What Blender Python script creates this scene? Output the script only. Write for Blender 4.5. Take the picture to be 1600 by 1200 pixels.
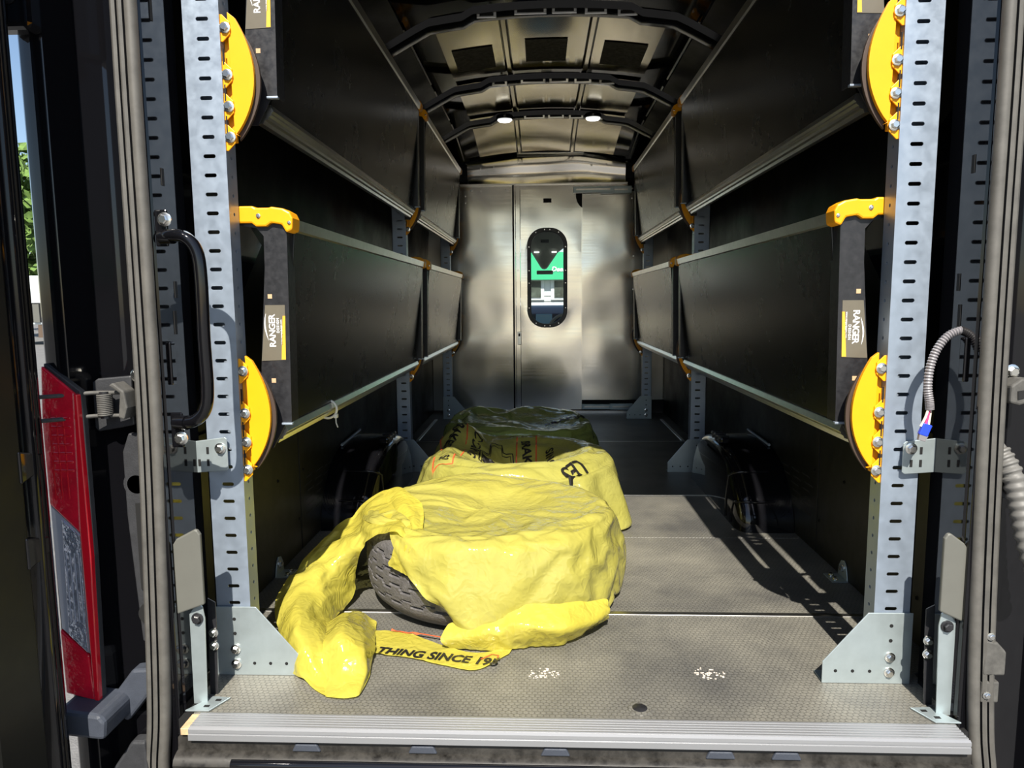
import bpy, bmesh, math, random
from mathutils import Vector, Matrix, noise
from mathutils.bvhtree import BVHTree

random.seed(7)
scene = bpy.context.scene
for o in list(bpy.data.objects):
    bpy.data.objects.remove(o, do_unlink=True)
COL = scene.collection
PI = math.pi

# ------------------------------------------------------------------ camera
cam_data = bpy.data.cameras.new('camera')
cam_data.sensor_fit = 'HORIZONTAL'
cam_data.sensor_width = 36.0
cam_data.lens = 1109.0 / 1600.0 * 36.0
cam_data.clip_start = 0.05
cam_data.clip_end = 500
cam = bpy.data.objects.new('camera', cam_data)
COL.objects.link(cam)
right = Vector((0.99906, 0.04116, -0.0085))
back = Vector((0.04216, -0.9924, 0.11634))
back = (back - right * back.dot(right)).normalized()
right.normalize()
up = back.cross(right)
CAMPOS = Vector((-0.045, 0.0, 0.87))
cam.matrix_world = Matrix(((right.x, up.x, back.x, CAMPOS.x), (right.y, up.y, back.y, CAMPOS.y),
                           (right.z, up.z, back.z, CAMPOS.z), (0, 0, 0, 1)))
scene.camera = cam

# ------------------------------------------------------------------ sky, sun, exposure
SUN_EL = math.radians(47.9)
world = bpy.data.worlds.new('world')
scene.world = world
world.use_nodes = True
wn = world.node_tree.nodes
wl = world.node_tree.links
sky = wn.new('ShaderNodeTexSky')
sky.sky_type = 'NISHITA'
sky.sun_disc = False
sky.sun_elevation = SUN_EL
sky.sun_rotation = PI
sky.air_density = 1.0
sky.dust_density = 0.6
sky.ozone_density = 1.5
wn['Background'].inputs['Strength'].default_value = 0.11
wl.new(sky.outputs['Color'], wn['Background'].inputs['Color'])

sun_data = bpy.data.lights.new('sun', 'SUN')
sun_data.energy = 6.5
sun_data.angle = math.radians(0.55)
sun_data.color = (1.0, 0.94, 0.84)
sun = bpy.data.objects.new('sun', sun_data)
COL.objects.link(sun)
sun.location = (0, -6, 8)
sun.rotation_euler = (PI / 2 - SUN_EL, 0, math.radians(0.8))

vs = scene.view_settings
vs.view_transform = 'Standard'
vs.look = 'None'
vs.gamma = 1.0
vs.use_curve_mapping = False
vs.exposure = 0.55

# ------------------------------------------------------------------ materials
MATS = {}


def mat(name, color, rough=0.5, metal=0.0, coat=0.0, spec=None, noise_amt=0.0, noise_scale=20.0, rough_var=0.0,
        bump=0.0, bump_scale=60.0, emit=None, emit_str=0.0, trans=0.0, ior=None, aniso=0.0):
    m = bpy.data.materials.new(name)
    m.use_nodes = True
    nt = m.node_tree
    b = nt.nodes['Principled BSDF']
    c = (*color, 1.0)
    b.inputs['Base Color'].default_value = c
    b.inputs['Roughness'].default_value = rough
    b.inputs['Metallic'].default_value = metal
    b.inputs['Coat Weight'].default_value = coat
    b.inputs['Coat Roughness'].default_value = 0.05
    b.inputs['Transmission Weight'].default_value = trans
    b.inputs['Anisotropic'].default_value = aniso
    if spec is not None:
        b.inputs['Specular IOR Level'].default_value = spec
    if ior:
        b.inputs['IOR'].default_value = ior
    if emit:
        b.inputs['Emission Color'].default_value = (*emit, 1)
        b.inputs['Emission Strength'].default_value = emit_str
    tc = None
    if noise_amt or rough_var or bump:
        tc = nt.nodes.new('ShaderNodeTexCoord')
    if noise_amt or rough_var:
        n = nt.nodes.new('ShaderNodeTexNoise')
        n.inputs['Scale'].default_value = noise_scale
        n.inputs['Detail'].default_value = 6
        n.inputs['Roughness'].default_value = 0.65
        nt.links.new(tc.outputs['Object'], n.inputs['Vector'])
        if noise_amt:
            r = nt.nodes.new('ShaderNodeMapRange')
            r.inputs['From Min'].default_value = 0.3
            r.inputs['From Max'].default_value = 0.7
            r.inputs['To Min'].default_value = 1 - noise_amt
            r.inputs['To Max'].default_value = 1 + noise_amt
            nt.links.new(n.outputs['Fac'], r.inputs['Value'])
            v = nt.nodes.new('ShaderNodeVectorMath')
            v.operation = 'SCALE'
            v.inputs[0].default_value = color
            nt.links.new(r.outputs['Result'], v.inputs['Scale'])
            nt.links.new(v.outputs['Vector'], b.inputs['Base Color'])
        if rough_var:
            r = nt.nodes.new('ShaderNodeMapRange')
            r.inputs['From Min'].default_value = 0.3
            r.inputs['From Max'].default_value = 0.7
            r.inputs['To Min'].default_value = max(0.02, rough - rough_var)
            r.inputs['To Max'].default_value = min(1, rough + rough_var)
            nt.links.new(n.outputs['Fac'], r.inputs['Value'])
            nt.links.new(r.outputs['Result'], b.inputs['Roughness'])
    if bump:
        n = nt.nodes.new('ShaderNodeTexNoise')
        n.inputs['Scale'].default_value = bump_scale
        n.inputs['Detail'].default_value = 4
        nt.links.new(tc.outputs['Object'], n.inputs['Vector'])
        bp = nt.nodes.new('ShaderNodeBump')
        bp.inputs['Strength'].default_value = bump
        bp.inputs['Distance'].default_value = 0.01
        nt.links.new(n.outputs['Fac'], bp.inputs['Height'])
        nt.links.new(bp.outputs['Normal'], b.inputs['Normal'])
    MATS[name] = m
    return m


GALV = mat('galvanised_steel', (0.34, 0.40, 0.48), 0.40, 0.6, noise_amt=0.05, noise_scale=35, rough_var=0.1)
ZINC = mat('zinc_plate', (0.40, 0.46, 0.47), 0.36, 0.6, noise_amt=0.06, noise_scale=25, rough_var=0.08)
RAILZ = mat('bright_zinc_slide', (0.55, 0.66, 0.70), 0.30, 0.35)
SILLM = mat('bright_sill_aluminium', (0.36, 0.365, 0.375), 0.40, 0.6)
ALU = mat('aluminium_extrusion', (0.80, 0.79, 0.75), 0.30, 1.0, noise_amt=0.08, noise_scale=30)
BOLTM = mat('bolt_steel', (0.75, 0.74, 0.70), 0.22, 1.0)
YEL = mat('yellow_powder_coat', (0.88, 0.36, 0.004), 0.42, 0.0, noise_amt=0.05, noise_scale=12, spec=0.4)
BROWN = mat('worn_edge_rubber', (0.05, 0.03, 0.02), 0.6)
GLOSSB = mat('gloss_black_paint', (0.004, 0.004, 0.005), 0.06, 0.0, coat=0.15, spec=0.42)
BOWB = mat('roof_bow_black', (0.004, 0.004, 0.005), 0.16, 0.0, spec=0.3)
BODYB = mat('body_black_dusty', (0.012, 0.012, 0.014), 0.22, 0.0, coat=0.3, rough_var=0.10, noise_scale=9)
SATB = mat('satin_black_tray', (0.006, 0.006, 0.0055), 0.27, 0.0, rough_var=0.012, noise_scale=3)
ARMB = mat('scuffed_black_steel', (0.017, 0.017, 0.019), 0.38, 0.0, noise_amt=0.2, noise_scale=60, rough_var=0.12)
LINER = mat('black_wall_liner', (0.008, 0.008, 0.006), 0.45, 0.0, spec=0.35, rough_var=0.1, noise_scale=6)
DARK = mat('dark_recess', (0.004, 0.004, 0.004), 0.8)
SEAL = mat('weathered_rubber_seal', (0.095, 0.09, 0.08), 0.6, noise_amt=0.2, noise_scale=25)
SEALD = mat('rubber_groove', (0.012, 0.012, 0.013), 0.7)
GREYP = mat('grey_plastic_pad', (0.115, 0.115, 0.10), 0.5, noise_amt=0.05, noise_scale=20)
DGREY = mat('dark_grey_plastic', (0.030, 0.031, 0.034), 0.5, noise_amt=0.25, noise_scale=30, bump=0.1, bump_scale=300)
BUMPM = mat('bumper_plastic', (0.045, 0.052, 0.068), 0.5, noise_amt=0.15, noise_scale=30, bump=0.1, bump_scale=400)
DUSTY = mat('dusty_metal', (0.075, 0.072, 0.065), 0.7, noise_amt=0.35, noise_scale=40)
DIRT = mat('dirty_black_metal', (0.020, 0.018, 0.015), 0.5, noise_amt=0.7, noise_scale=35, rough_var=0.2)
WHITE = mat('white_print', (0.80, 0.80, 0.80), 0.5)
LABEL = mat('label_film', (0.13, 0.115, 0.085), 0.35, noise_amt=0.06, noise_scale=30)
GOLD = mat('label_gold', (0.75, 0.40, 0.04), 0.4)
REDL = mat('red_lens', (0.62, 0.008, 0.028), 0.08, coat=0.8, bump=0.35, bump_scale=45, noise_amt=0.35, noise_scale=14)
REDB = mat('red_lens_rim', (0.62, 0.008, 0.02), 0.06, coat=0.8)
CLEARL = mat('clear_lens', (0.55, 0.60, 0.72), 0.12, 0.75, coat=0.8, bump=0.5, bump_scale=60, noise_amt=0.3, noise_scale=50)
CLEARE = mat('clear_lens_edge', (0.35, 0.36, 0.40), 0.08, 0.0, coat=0.8)
PADM = mat('sound_deadening_pad', (0.075, 0.07, 0.058), 0.8, noise_amt=0.6, noise_scale=45, bump=0.6, bump_scale=40)
INK = mat('black_ink', (0.012, 0.011, 0.010), 0.4)
REDINK = mat('red_ink', (0.55, 0.10, 0.03), 0.45)
BLUEC = mat('blue_connector', (0.02, 0.06, 0.55), 0.35)
PINKC = mat('pink_wire', (0.75, 0.05, 0.18), 0.4)
CREAMC = mat('cream_wire', (0.75, 0.68, 0.55), 0.4)
CONDUIT = mat('grey_conduit', (0.20, 0.19, 0.20), 0.4)
WOOD = mat('raw_plywood_edge', (0.55, 0.36, 0.20), 0.7, noise_amt=0.3, noise_scale=40)
LAMPM = mat('dome_lamp_lens', (0.9, 0.9, 0.9), 0.3, emit=(1.0, 1.0, 0.97), emit_str=1.6)
GREYBOOT = mat('grey_rubber_boot', (0.13, 0.125, 0.115), 0.55)
ASPH = mat('asphalt', (0.15, 0.148, 0.145), 0.85, noise_amt=0.2, noise_scale=6, bump=0.5, bump_scale=120)
GLASSM = mat('window_glass', (0.9, 0.95, 0.93), 0.02, trans=1.0, ior=1.12)
ZIP = mat('zip_tie_nylon', (0.7, 0.68, 0.6), 0.45)
STONE = mat('pale_grit', (0.55, 0.48, 0.40), 0.8)


def sheet_alu(name, color, rough, wave, scale):
    """rolled aluminium sheet: broad oil-can waviness and fine brushed grain"""
    m = bpy.data.materials.new(name)
    m.use_nodes = True
    nt = m.node_tree
    b = nt.nodes['Principled BSDF']
    b.inputs['Metallic'].default_value = 1.0
    b.inputs['Base Color'].default_value = (*color, 1)
    tc = nt.nodes.new('ShaderNodeTexCoord')
    n1 = nt.nodes.new('ShaderNodeTexNoise')
    n1.inputs['Scale'].default_value = scale
    n1.inputs['Detail'].default_value = 1.0
    nt.links.new(tc.outputs['Object'], n1.inputs['Vector'])
    mp = nt.nodes.new('ShaderNodeMapping')
    mp.inputs['Scale'].default_value = (2, 2, 260)
    nt.links.new(tc.outputs['Object'], mp.inputs['Vector'])
    n2 = nt.nodes.new('ShaderNodeTexNoise')
    n2.inputs['Scale'].default_value = 1.0
    n2.inputs['Detail'].default_value = 3.0
    nt.links.new(mp.outputs['Vector'], n2.inputs['Vector'])
    r = nt.nodes.new('ShaderNodeMapRange')
    r.inputs['From Min'].default_value = 0.3
    r.inputs['From Max'].default_value = 0.7
    r.inputs['To Min'].default_value = rough - 0.035
    r.inputs['To Max'].default_value = rough + 0.035
    nt.links.new(n2.outputs['Fac'], r.inputs['Value'])
    nt.links.new(r.outputs['Result'], b.inputs['Roughness'])
    bp = nt.nodes.new('ShaderNodeBump')
    bp.inputs['Strength'].default_value = wave
    bp.inputs['Distance'].default_value = 0.05
    nt.links.new(n1.outputs['Fac'], bp.inputs['Height'])
    nt.links.new(bp.outputs['Normal'], b.inputs['Normal'])
    return m


SHEET = sheet_alu('bulkhead_aluminium', (0.76, 0.73, 0.66), 0.19, 0.28, 2.2)
ROOFM = sheet_alu('roof_skin_metal', (0.84, 0.77, 0.60), 0.17, 0.10, 2.0)


def floor_mat():
    m = bpy.data.materials.new('hex_grip_floor')
    m.use_nodes = True
    nt = m.node_tree
    L = nt.links
    b = nt.nodes['Principled BSDF']
    geo = nt.nodes.new('ShaderNodeNewGeometry')
    sc = nt.nodes.new('ShaderNodeVectorMath')
    sc.operation = 'SCALE'
    sc.inputs['Scale'].default_value = 1 / 0.0125
    L.new(geo.outputs['Position'], sc.inputs[0])
    s3 = math.sqrt(3)

    def lattice(off):
        a = nt.nodes.new('ShaderNodeVectorMath')
        a.operation = 'ADD'
        a.inputs[1].default_value = (400 + off[0], 400 * s3 + off[1], 0)
        L.new(sc.outputs[0], a.inputs[0])
        mo = nt.nodes.new('ShaderNodeVectorMath')
        mo.operation = 'MODULO'
        mo.inputs[1].default_value = (1, s3, 1)
        L.new(a.outputs[0], mo.inputs[0])
        su = nt.nodes.new('ShaderNodeVectorMath')
        su.operation = 'SUBTRACT'
        su.inputs[1].default_value = (0.5, s3 / 2, 0)
        L.new(mo.outputs[0], su.inputs[0])
        ml = nt.nodes.new('ShaderNodeVectorMath')
        ml.operation = 'MULTIPLY'
        ml.inputs[1].default_value = (1, 1, 0)
        L.new(su.outputs[0], ml.inputs[0])
        le = nt.nodes.new('ShaderNodeVectorMath')
        le.operation = 'LENGTH'
        L.new(ml.outputs[0], le.inputs[0])
        return le
    d1 = lattice((0, 0))
    d2 = lattice((0.5, s3 / 2))
    mn = nt.nodes.new('ShaderNodeMath')
    mn.operation = 'MINIMUM'
    L.new(d1.outputs['Value'], mn.inputs[0])
    L.new(d2.outputs['Value'], mn.inputs[1])
    hexr = nt.nodes.new('ShaderNodeMapRange')
    hexr.interpolation_type = 'SMOOTHSTEP'
    hexr.inputs['From Min'].default_value = 0.38
    hexr.inputs['From Max'].default_value = 0.52
    hexr.inputs['To Min'].default_value = 1
    hexr.inputs['To Max'].default_value = 0
    L.new(mn.outputs[0], hexr.inputs['Value'])
    n = nt.nodes.new('ShaderNodeTexNoise')
    n.inputs['Scale'].default_value = 2.4
    n.inputs['Detail'].default_value = 8
    n.inputs['Roughness'].default_value = 0.6
    L.new(geo.outputs['Position'], n.inputs['Vector'])
    n2 = nt.nodes.new('ShaderNodeTexNoise')
    n2.inputs['Scale'].default_value = 170
    n2.inputs['Detail'].default_value = 3
    L.new(geo.outputs['Position'], n2.inputs['Vector'])
    ramp = nt.nodes.new('ShaderNodeValToRGB')
    ramp.color_ramp.elements[0].position = 0.36
    ramp.color_ramp.elements[0].color = (0.085, 0.083, 0.077, 1)
    ramp.color_ramp.elements[1].position = 0.66
    ramp.color_ramp.elements[1].color = (0.20, 0.19, 0.158, 1)
    L.new(n.outputs['Fac'], ramp.inputs['Fac'])
    k = nt.nodes.new('ShaderNodeMath')
    k.operation = 'MULTIPLY_ADD'
    k.inputs[1].default_value = 0.42
    k.inputs[2].default_value = 0.62
    L.new(hexr.outputs['Result'], k.inputs[0])
    k2 = nt.nodes.new('ShaderNodeMath')
    k2.operation = 'MULTIPLY_ADD'
    k2.inputs[1].default_value = 0.9
    k2.inputs[2].default_value = 0.55
    L.new(n2.outputs['Fac'], k2.inputs[0])
    k3 = nt.nodes.new('ShaderNodeMath')
    k3.operation = 'MULTIPLY'
    L.new(k.outputs[0], k3.inputs[0])
    L.new(k2.outputs[0], k3.inputs[1])
    v = nt.nodes.new('ShaderNodeVectorMath')
    v.operation = 'SCALE'
    L.new(ramp.outputs['Color'], v.inputs[0])
    L.new(k3.outputs[0], v.inputs['Scale'])
    L.new(v.outputs['Vector'], b.inputs['Base Color'])
    b.inputs['Roughness'].default_value = 0.42
    bp = nt.nodes.new('ShaderNodeBump')
    bp.inputs['Strength'].default_value = 0.35
    bp.inputs['Distance'].default_value = 0.0015
    L.new(hexr.outputs['Result'], bp.inputs['Height'])
    L.new(bp.outputs['Normal'], b.inputs['Normal'])
    return m


FLOORM = floor_mat()


def bag_mat(name, col, thru, crinkle):
    """thin yellow polythene film: part lets light through, part scatters, glossy outside"""
    m = bpy.data.materials.new(name)
    m.use_nodes = True
    nt = m.node_tree
    L = nt.links
    for n in list(nt.nodes):
        if n.type == 'BSDF_PRINCIPLED':
            nt.nodes.remove(n)
    out = nt.nodes['Material Output']
    tc = nt.nodes.new('ShaderNodeTexCoord')
    hs = []
    for s, dist in ((9.0, 1.0), (23.0, 0.45)):
        w = nt.nodes.new('ShaderNodeTexNoise')
        w.inputs['Scale'].default_value = s * 0.6
        w.inputs['Detail'].default_value = 2
        L.new(tc.outputs['Object'], w.inputs['Vector'])
        ad = nt.nodes.new('ShaderNodeMixRGB')
        ad.blend_type = 'ADD'
        ad.inputs['Fac'].default_value = 0.35
        L.new(tc.outputs['Object'], ad.inputs['Color1'])
        L.new(w.outputs['Color'], ad.inputs['Color2'])
        vo = nt.nodes.new('ShaderNodeTexVoronoi')
        vo.feature = 'F1'
        vo.inputs['Scale'].default_value = s
        L.new(ad.outputs['Color'], vo.inputs['Vector'])
        mu = nt.nodes.new('ShaderNodeMath')
        mu.operation = 'MULTIPLY'
        mu.inputs[1].default_value = dist
        L.new(vo.outputs['Distance'], mu.inputs[0])
        hs.append(mu)
    sm = nt.nodes.new('ShaderNodeMath')
    sm.operation = 'ADD'
    L.new(hs[0].outputs[0], sm.inputs[0])
    L.new(hs[1].outputs[0], sm.inputs[1])
    bp = nt.nodes.new('ShaderNodeBump')
    bp.inputs['Strength'].default_value = crinkle
    bp.inputs['Distance'].default_value = 0.012
    L.new(sm.outputs[0], bp.inputs['Height'])
    nz = nt.nodes.new('ShaderNodeTexNoise')
    nz.inputs['Scale'].default_value = 7
    nz.inputs['Detail'].default_value = 4
    L.new(tc.outputs['Object'], nz.inputs['Vector'])
    rp = nt.nodes.new('ShaderNodeMixRGB')
    rp.inputs['Color1'].default_value = (*col, 1)
    rp.inputs['Color2'].default_value = (col[0] * 0.97, col[1] * 0.92, col[2] * 0.55, 1)
    L.new(nz.outputs['Fac'], rp.inputs['Fac'])
    df = nt.nodes.new('ShaderNodeBsdfDiffuse')
    tl = nt.nodes.new('ShaderNodeBsdfTranslucent')
    tp = nt.nodes.new('ShaderNodeBsdfTransparent')
    tp.inputs['Color'].default_value = (0.95, 0.95, 0.40, 1)
    gl = nt.nodes.new('ShaderNodeBsdfGlossy')
    gl.inputs['Roughness'].default_value = 0.10
    L.new(rp.outputs['Color'], df.inputs['Color'])
    L.new(rp.outputs['Color'], tl.inputs['Color'])
    for s in (df, tl, gl):
        L.new(bp.outputs['Normal'], s.inputs['Normal'])
    m1 = nt.nodes.new('ShaderNodeMixShader')
    m1.inputs['Fac'].default_value = 0.42
    L.new(df.outputs[0], m1.inputs[1])
    L.new(tl.outputs[0], m1.inputs[2])
    m2 = nt.nodes.new('ShaderNodeMixShader')
    m2.inputs['Fac'].default_value = thru
    L.new(m1.outputs[0], m2.inputs[1])
    L.new(tp.outputs[0], m2.inputs[2])
    fr = nt.nodes.new('ShaderNodeFresnel')
    fr.inputs['IOR'].default_value = 1.45
    L.new(bp.outputs['Normal'], fr.inputs['Normal'])
    m3 = nt.nodes.new('ShaderNodeMixShader')
    fr.inputs['IOR'].default_value = 1.62
    L.new(fr.outputs[0], m3.inputs['Fac'])
    L.new(m2.outputs[0], m3.inputs[1])
    L.new(gl.outputs[0], m3.inputs[2])
    L.new(m3.outputs[0], out.inputs['Surface'])
    return m


BAG1 = bag_mat('yellow_polythene', (0.85, 0.79, 0.21), 0.30, 0.30)
BAGF = bag_mat('folded_yellow_polythene', (0.84, 0.75, 0.14), 0.20, 0.32)
BAG2 = bag_mat('thin_yellow_polythene', (0.80, 0.77, 0.23), 0.34, 0.30)
BAG3 = bag_mat('sheer_yellow_polythene', (0.70, 0.84, 0.26), 0.34, 0.45)


def tyre_mat():
    m = mat('worn_tyre_rubber', (0.085, 0.080, 0.080), 0.75, noise_amt=0.3, noise_scale=60, bump=0.35, bump_scale=180)
    return m


TYREM = tyre_mat()

# ------------------------------------------------------------------ helpers
ORG = {}


def thing(name, label, cat, base=(0, 0, 0), group=None, kind=None):
    o = bpy.data.objects.new(name, None)
    o.empty_display_size = 0.05
    COL.objects.link(o)
    o.location = base
    ORG[o.name] = Vector(base)
    if label:
        o['label'] = label
    if cat:
        o['category'] = cat
    if group:
        o['group'] = group
    if kind:
        o['kind'] = kind
    return o


def tag(o, label=None, cat=None, group=None, kind=None):
    if label:
        o['label'] = label
    if cat:
        o['category'] = cat
    if group:
        o['group'] = group
    if kind:
        o['kind'] = kind
    return o


def link_mesh(name, me, origin, parent):
    o = bpy.data.objects.new(name, me)
    COL.objects.link(o)
    ORG[o.name] = Vector(origin)
    if parent is not None:
        o.parent = parent
        o.location = Vector(origin) - ORG[parent.name]
    else:
        o.location = origin
    return o


class MB:
    def __init__(s):
        s.v = []
        s.f = []

    def add(s, vs_, fs_):
        n = len(s.v)
        s.v += [tuple(p) for p in vs_]
        s.f += [tuple(i + n for i in f) for f in fs_]
        return s

    def box(s, x0, x1, y0, y1, z0, z1):
        return s.add([(x0, y0, z0), (x1, y0, z0), (x1, y1, z0), (x0, y1, z0), (x0, y0, z1), (x1, y0, z1), (x1, y1, z1),
                      (x0, y1, z1)],
                     [(0, 3, 2, 1), (4, 5, 6, 7), (0, 1, 5, 4), (1, 2, 6, 5), (2, 3, 7, 6), (3, 0, 4, 7)])

    def prism(s, poly, plane, lo, hi):
        def P(u, v, w):
            return {'xz': (u, w, v), 'yz': (w, u, v), 'xy': (u, v, w)}[plane]
        n = len(poly)
        vs_ = [P(u, v, lo) for u, v in poly] + [P(u, v, hi) for u, v in poly]
        fs_ = [tuple(range(n)), tuple(range(2 * n - 1, n - 1, -1))]
        fs_ += [(i, (i + 1) % n, n + (i + 1) % n, n + i) for i in range(n)]
        return s.add(vs_, fs_)

    def tube(s, path, r, n=12, caps=True):
        path = [Vector(p) for p in path]
        rs = r if isinstance(r, (list, tuple)) else [r] * len(path)
        vs_, fs_ = [], []
        ref = None
        for i, p in enumerate(path):
            t = (path[min(i + 1, len(path) - 1)] - path[max(i - 1, 0)]).normalized()
            if ref is None:
                ref = t.orthogonal().normalized()
            ref = (ref - t * ref.dot(t)).normalized()
            bi = t.cross(ref)
            for k in range(n):
                a = 2 * PI * k / n
                vs_.append(p + (ref * math.cos(a) + bi * math.sin(a)) * rs[i])
        for i in range(len(path) - 1):
            for k in range(n):
                a, b = i * n + k, i * n + (k + 1) % n
                fs_.append((a, b, b + n, a + n))
        if caps:
            fs_.append(tuple(range(n - 1, -1, -1)))
            m = (len(path) - 1) * n
            fs_.append(tuple(range(m, m + n)))
        return s.add(vs_, fs_)

    def cyl(s, p0, p1, r, n=16):
        return s.tube([p0, p1], r, n)

    def ring_cell(s, F, cu, cv, w, h, U0, U1, V0, V1, thick, n=20):
        """plate cell U0..U1 x V0..V1 with an obround hole w x h at (cu, cv); F maps (u,v,d) to a point"""
        inner, outer = [], []
        r = h / 2
        half = max(0.0, w / 2 - r)
        for k in range(n):
            a = 2 * PI * (k + 0.5) / n
            c, sn = math.cos(a), math.sin(a)
            inner.append((cu + (half if c > 0 else -half) + r * c, cv + r * sn))
            du = (U1 - cu) if c > 0 else (cu - U0)
            dv = (V1 - cv) if sn > 0 else (cv - V0)
            t = min(du / max(1e-6, abs(c)), dv / max(1e-6, abs(sn)))
            outer.append([cu + c * t, cv + sn * t])
        for (cx, cz) in ((U0, V0), (U1, V0), (U1, V1), (U0, V1)):
            k = min(range(n), key=lambda q: (outer[q][0] - cx) ** 2 + (outer[q][1] - cz) ** 2)
            outer[k] = [cx, cz]
        vs_ = []
        for d in (0.0, thick):
            vs_ += [F(u, v, d) for u, v in outer] + [F(u, v, d) for u, v in inner]
        fs_ = []
        for k in range(n):
            q = (k + 1) % n
            fs_.append((k, q, n + q, n + k))
            fs_.append((2 * n + k, 3 * n + k, 3 * n + q, 2 * n + q))
            fs_.append((n + k, n + q, 3 * n + q, 3 * n + k))
        return s.add(vs_, fs_)

    def build(s, name, m, parent=None, smooth=None, bevel=0.0, origin=None, seg=2):
        me = bpy.data.meshes.new(name)
        xs, ys, zs = zip(*s.v)
        if origin is None:
            origin = ((min(xs) + max(xs)) / 2, (min(ys) + max(ys)) / 2, min(zs))
        ox, oy, oz = origin
        me.from_pydata([(x - ox, y - oy, z - oz) for x, y, z in s.v], [], s.f)
        bm = bmesh.new()
        bm.from_mesh(me)
        bmesh.ops.recalc_face_normals(bm, faces=bm.faces)
        bm.to_mesh(me)
        bm.free()
        me.materials.append(m)
        if smooth is not None:
            me.shade_smooth()
            me.set_sharp_from_angle(angle=math.radians(smooth))
        o = link_mesh(name, me, origin, parent)
        if bevel:
            b = o.modifiers.new('bevel', 'BEVEL')
            b.width = bevel
            b.segments = seg
            b.limit_method = 'ANGLE'
            b.angle_limit = math.radians(40)
        return o


def grid_mesh(name, pts, m, parent, smooth=60, close_u=False):
    mb = MB()
    nu, nv = len(pts), len(pts[0])
    mb.v = [tuple(p) for row in pts for p in row]
    for i in range(nu if close_u else nu - 1):
        for j in range(nv - 1):
            a = i * nv + j
            b = ((i + 1) % nu) * nv + j
            mb.f.append((a, b, b + 1, a + 1))
    return mb.build(name, m, parent, smooth)


def cr(p0, p1, p2, p3, t):
    return 0.5 * ((2 * p1) + (-p0 + p2) * t + (2 * p0 - 5 * p1 + 4 * p2 - p3) * t * t + (-p0 + 3 * p1 - 3 * p2 + p3) * t ** 3)


def spline(ctrl, n):
    ctrl = [Vector(c) for c in ctrl]
    c = [ctrl[0] * 2 - ctrl[1]] + ctrl + [ctrl[-1] * 2 - ctrl[-2]]
    out = []
    m = len(ctrl) - 1
    for i in range(n + 1):
        t = i / n * m
        k = min(int(t), m - 1)
        out.append(cr(c[k], c[k + 1], c[k + 2], c[k + 3], t - k))
    return out


def surf(grid, nu, nv):
    cols = [spline(row, nv) for row in grid]
    out = [[None] * (nv + 1) for _ in range(nu + 1)]
    for j in range(nv + 1):
        s = spline([c[j] for c in cols], nu)
        for i in range(nu + 1):
            out[i][j] = s[i]
    return out


BOLT_ME = {}


def bolt(parent, pos, d='-y', r=0.009, name='bolt', m=None):
    """hex flange bolt, head pointing along d; mesh shared"""
    m = m or BOLTM
    key = (d, round(r, 4), m.name)
    if key not in BOLT_ME:
        mb = MB()
        ax = {'-y': Vector((0, -1, 0)), '+x': Vector((1, 0, 0)), '-x': Vector((-1, 0, 0)), '+z': Vector((0, 0, 1)),
              '-z': Vector((0, 0, -1))}[d]
        o = Vector((0, 0, 0))
        mb.tube([o, o + ax * r * 0.25, o + ax * r * 0.35], [r * 1.35, r * 1.35, r * 1.0], 14)
        mb.tube([o + ax * r * 0.3, o + ax * r * 1.0, o + ax * r * 1.15], [r * 0.95, r * 0.95, r * 0.72], 6)
        tmp = mb.build('bolt', m, None, 35, origin=(0, 0, 0))
        BOLT_ME[key] = tmp.data
        bpy.data.objects.remove(tmp, do_unlink=True)
    return link_mesh(name, BOLT_ME[key], Vector(pos), parent)


def text_mesh(body, size, m_name='lettering', bold=0.0, shear=0.0, space=1.0, extrude=0.0):
    cu = bpy.data.curves.new(m_name, 'FONT')
    cu.body = body
    cu.size = size
    cu.align_x = 'CENTER'
    cu.align_y = 'CENTER'
    cu.offset = bold
    cu.shear = shear
    cu.space_character = space
    cu.resolution_u = 3
    cu.extrude = extrude
    o = bpy.data.objects.new(m_name, cu)
    COL.objects.link(o)
    dg = bpy.context.evaluated_depsgraph_get()
    me = bpy.data.meshes.new_from_object(o.evaluated_get(dg))
    vs_ = [v.co.copy() for v in me.vertices]
    fs_ = [tuple(p.vertices) for p in me.polygons]
    bpy.data.objects.remove(o, do_unlink=True)
    bpy.data.meshes.remove(me)
    bpy.data.curves.remove(cu)
    return vs_, fs_


def fnoise(p, s, seed=0.0):
    return noise.noise(Vector((p[0] * s + seed, p[1] * s - seed * 1.7, p[2] * s + seed * 0.6)))


# ================================================================== SETTING
# ---- ground and the lot outside
g = MB().box(-80, 80, -60, 120, -0.80, -0.72).build('ground', ASPH)
tag(g, 'grey asphalt lot under and around the van', kind='structure')

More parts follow.
